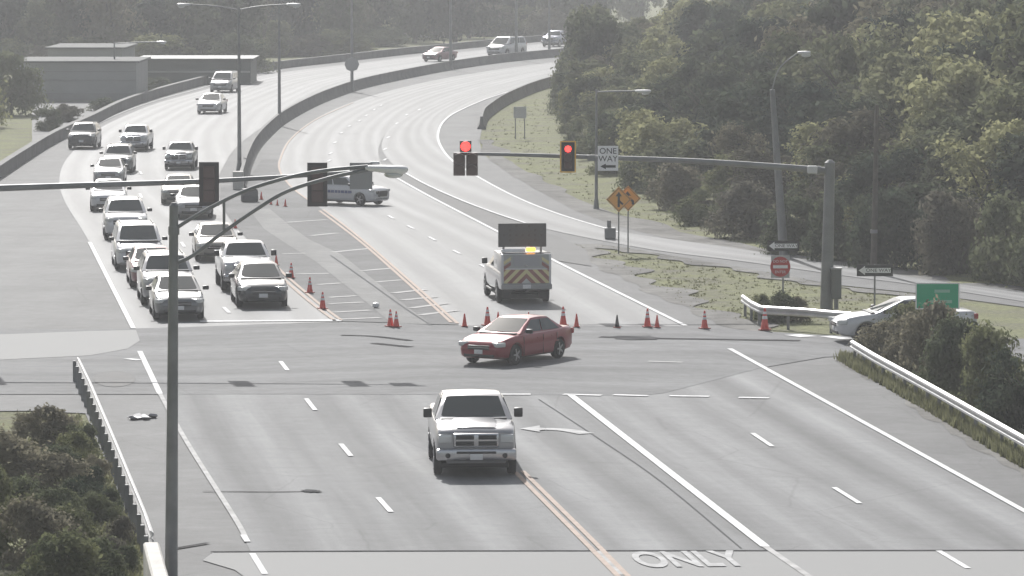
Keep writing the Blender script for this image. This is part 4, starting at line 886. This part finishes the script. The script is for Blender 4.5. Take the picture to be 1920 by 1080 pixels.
def tree(x, y, wid, hgt, mi, label, group, name='tree', z=None, lift=.08):
    z = terrain_z(x, y) if z is None else z; r = thing(name, label, 'tree', (x, y, z), rng.uniform(0, 6.28), group)
    o = link('trunk', rng.choice(TRUNKS), r); o.scale = (hgt * .45, hgt * .45, hgt * .52)
    k = link('crown', rng.choice(CROWNS[mi]), r, (0, 0, hgt * lift)); k.scale = (wid / 2, wid / 2, hgt * (1 - lift) / 2.05)
    return r
def bush(x, y, wid, hgt, mi, label, group=None, z=None, name='bush'):
    z = terrain_z(x, y) if z is None else z; r = thing(name, label, 'bush', (x, y, z), rng.uniform(0, 6.28), group)
    k = link('foliage', rng.choice(BUSH[mi]), r, (0, 0, -.16 * hgt)); k.scale = (wid * .64, wid * .64, hgt / 1.36); o = link('stem', rng.choice(TRUNKS), r); o.scale = (hgt * .4, hgt * .4, hgt * .4)
    return r
# front row of shrubs along the edge of the woods
for i, (px, py, wpx, hpx, mi) in enumerate([(1385, 450, 130, 105, 3), (1470, 478, 130, 110, 0), (1560, 492, 130, 140, 0), (1655, 505, 150, 150, 0), (1760, 518, 150, 160, 3), (1870, 532, 170, 180, 0), (1250, 395, 110, 90, 3), (1320, 425, 110, 80, 0), (1190, 365, 90, 80, 0), (1130, 330, 80, 80, 1), (1090, 295, 70, 80, 0), (1060, 250, 60, 80, 1), (1048, 215, 60, 80, 0), (1985, 545, 170, 170, 0)]):
    g = G(px, py); k = F / g.y
    bush(g.x + wpx / k * .2, g.y + wpx / k * .45, wpx / k, hpx / k, mi, ['dark', 'mid green', 'pale', 'brownish'][mi] + ' shrub at the grass edge of the woods', 'shrubs along the edge of the woods')
Z = [('above the diamond warning signs', 1040, 1240), ('around the leaning pale pole', 1240, 1500), ('behind the thick signal pole', 1500, 1640), ('right of the thin wooden pole', 1640, 9999), ('left of the slim grey lamp post', -99, 1040)]
nt_ = 0
for off, hlo, hhi, wlo, whi, step in ((3.0, 2.8, 4.2, 4.0, 5.4, 4.4), (6.8, 4.2, 5.8, 5.0, 6.8, 5.2), (11.5, 5.4, 7.0, 5.6, 7.6, 5.8), (16.5, 6.4, 8.0, 6.0, 8.0, 6.6), (22, 7.0, 8.6, 6, 8, 7.5), (28, 7, 8.6, 6, 8, 8.5), (35, 7, 8.5, 6, 8, 9.5), (43, 7, 8.5, 6.5, 8.5, 11)):
    y = 197.0 + rng.uniform(0, 4)
    while y < 470:
        yy = y + rng.uniform(-1.6, 1.6); x = tree_x(yy) + off + rng.uniform(-1.3, 1.3); y += step * rng.uniform(.8, 1.2)
        px = 960 + x / yy * F; hgt = rng.uniform(hlo, hhi)
        if px > 2080: continue
        u = rng.random(); mi = 0 if u < .34 else 1 if u < .64 else 2 if u < .84 else 3
        if 1330 < px < 1460 and yy > 240: mi = 0
        if 1220 < px < 1310 and yy > 235: mi = 2 if rng.random() < .75 else 1
        if px > 1650 and yy < 260 and off > 3.5: mi = 2 if rng.random() < .5 else 1
        zn = next(q[0] for q in Z if q[1] <= px < q[2])
        tree(x, yy, rng.uniform(wlo, whi), hgt, mi, KINDN[mi][0] + ' leafy tree in the woods ' + zn, 'trees of the roadside woods'); nt_ += 1
for yy in (360, 370, 381, 392, 402, 412): tree(tree_x(yy) + 3.0, yy, 5.6, 6.9, 1, 'mid green leafy tree at the left tip of the woods beside the far curve', 'trees of the roadside woods')
# far tree belt beyond the parapet
for row, (dy, hh) in enumerate(((0, 8.5), (14, 10.0), (30, 11.0), (60, 12.0))):
    px = -60 + row * 17
    while px < (1120 if row < 3 else 1330):
        base = 560 if px > 640 else 520 if px > 450 else 462
        if px > 900: base = 612
        Y = base + dy + rng.uniform(-5, 5); x = (px - 960) / F * Y; mi = rng.choice((0, 0, 1, 1, 3, 2 if 700 < px < 800 else 0))
        if not (row == 0 and 725 < px < 860):
            zn = 'behind the pale buildings at upper left' if px < 256 else 'beyond the dark green shed' if px < 560 else 'beyond the parapet of the far curve'
            tree(x, Y, rng.uniform(6, 8.5), hh * rng.uniform(.8, 1.1), mi, KINDN[mi][0] + ' distant tree ' + zn, 'distant trees beyond the highway', z=-.05, lift=0.0)
        px += rng.uniform(58, 80)
for px, py, wpx, hpx, mi in [(20, 215, 110, 120, 0), (-50, 240, 120, 130, 1), (90, 245, 60, 40, 1), (130, 228, 60, 34, 3), (196, 208, 50, 26, 0), (245, 186, 40, 22, 1), (300, 168, 60, 26, 0), (360, 156, 60, 24, 3)]:
    g = G(px, py); k = F / g.y; bush(g.x, g.y, wpx / k, hpx / k, mi, 'leafy bush between the upper left parapet and the pale buildings', 'bushes behind the upper left parapet')
px = -60
while px < 1100:
    Y = (552 if px > 640 else 512 if px > 480 else 456) + rng.uniform(-3, 3); Y = 604 if px > 900 else Y
    if not (725 < px < 860): bush((px - 960) / F * Y, Y, rng.uniform(4.5, 7), rng.uniform(2.4, 4.2), rng.choice((0, 1, 1, 3)), 'low bushy growth at the foot of the distant trees', 'bushes at the foot of the distant trees')
    px += rng.uniform(50, 75)
# near bushes
BG = 'bushes by the lower left guardrail'
for px, py, wpx, hpx, mi in [(100, 835, 120, 80, 3), (158, 880, 90, 70, 1), (120, 940, 130, 90, 3), (205, 975, 80, 60, 0), (165, 1040, 110, 90, 1), (90, 1060, 150, 130, 3), (232, 1060, 70, 60, 3), (140, 1150, 180, 150, 1), (30, 930, 170, 130, 3), (225, 1150, 90, 90, 1), (-30, 1040, 200, 190, 1), (190, 920, 60, 50, 0), (178, 845, 60, 60, 0), (205, 905, 60, 55, 3), (228, 960, 60, 55, 0), (250, 1015, 55, 50, 3), (262, 1068, 50, 50, 0), (170, 965, 90, 75, 0), (140, 1000, 100, 90, 0), (205, 1095, 100, 90, 0), (130, 900, 90, 70, 0), (60, 990, 130, 100, 0)]:
    g = G(px, py); k = F / g.y; bush(g.x - .3, g.y, wpx / k, hpx / k, mi, ['dark', 'yellow green', 'pale', 'brownish'][mi] + ' bush behind the guardrail at lower left', BG)
for px, py, wpx, hpx, mi, lb in [(1652, 676, 90, 74, 3, 'brownish bush in front of the white side road car'), (1698, 690, 110, 104, 3, 'brownish bush left below the green sign'), (1746, 708, 124, 150, 3, 'tall brownish bush right below the green sign'), (1800, 740, 130, 150, 0, 'dark bush right of the green sign'), (1860, 775, 140, 160, 1, 'green bush behind the guardrail past the right edge'), (1930, 800, 150, 170, 0, 'dark bush behind the guardrail in the far right corner'),
                               (1700, 650, 110, 80, 1, 'green bush between the white car and the green sign'), (1460, 602, 70, 62, 0, 'dark green bush at the foot of the do not enter sign'), (1425, 600, 40, 50, 1, 'small green weed bush beside the bent guardrail end'), (1500, 600, 50, 45, 3, 'small brownish bush right of the do not enter sign')]:
    g = G(px, py); k = F / g.y; bush(g.x, g.y, wpx / k, hpx / k, mi, lb)
# weeds and tufts along the verges (nobody could count them)
r = np.random.RandomState(3); V, n_ = [], 0
def tufts(poly, n, h0, h1):
    global V
    q = np.array(poly); x0, x1, y0, y1 = q[:, 0].min(), q[:, 0].max(), q[:, 1].min(), q[:, 1].max(); m = 0
    while m < n:
        px, py = r.uniform(x0, x1), r.uniform(y0, y1); ins = False
        for (ax, ay), (bx, by) in zip(poly, poly[1:] + poly[:1]):
            if (ay > py) != (by > py) and px < (bx - ax) * (py - ay) / (by - ay) + ax: ins = not ins
        if not ins: continue
        m += 1; g = G(px, py); z = terrain_z(g.x, g.y)
        for k in range(4):
            a, ln, h = r.uniform(0, 6.28), r.uniform(.02, .16), r.uniform(h0, h1); wv = np.array([math.cos(a + 1.57), math.sin(a + 1.57), 0]) * r.uniform(.02, .05); o = np.array([g.x + r.uniform(-.12, .12), g.y + r.uniform(-.12, .12), z])
            V += [o - wv, o + wv, o + np.array([math.cos(a) * ln, math.sin(a) * ln, h])]
tufts([(1062, 456), (1150, 461), (1380, 500), (1560, 533), (1800, 560), (1800, 600), (1420, 612), (1330, 590), (1200, 530)], 700, .03, .09)
tufts([(905, 262), (940, 215), (1020, 180), (1100, 330), (1350, 430), (1752, 505), (1752, 519), (1500, 479), (1390, 458), (1165, 402), (1010, 333)], 500, .03, .10)
tufts([(1569, 673), (1600, 676), (1760, 768), (1950, 880), (1950, 895), (1744, 772)], 2600, .12, .42)
tufts([(60, 780), (160, 780), (215, 910), (270, 1045), (285, 1110), (60, 1110)], 1100, .08, .22)
me = bpy.data.meshes.new('grass'); me.from_pydata([tuple(v) for v in V], [], [(i, i + 1, i + 2) for i in range(0, len(V), 3)]); me.materials.append(leaf_mat('grass_blade', (.12, .125, .07), (.25, .25, .14), .35))
tag(link('grass', me), kind='stuff')
# ------------------------------------------------------------------ haze
bm = B((0, 330, 7.5), (900, 1400, 20)); hz = mesh('haze', bm, [])
hm = bpy.data.materials.new('haze'); hm.use_nodes = True; n = hm.node_tree; n.nodes.remove(n.nodes['Principled BSDF'])
pv = n.nodes.new('ShaderNodeVolumePrincipled'); pv.inputs['Color'].default_value = (.93, .94, .95, 1); pv.inputs['Density'].default_value = .00050; pv.inputs['Anisotropy'].default_value = 0.2
n.links.new(pv.outputs[0], n.nodes['Material Output'].inputs['Volume']); hz.materials.append(hm)
ho = link('haze', hz); tag(ho, kind='stuff')
print('trees', nt_)
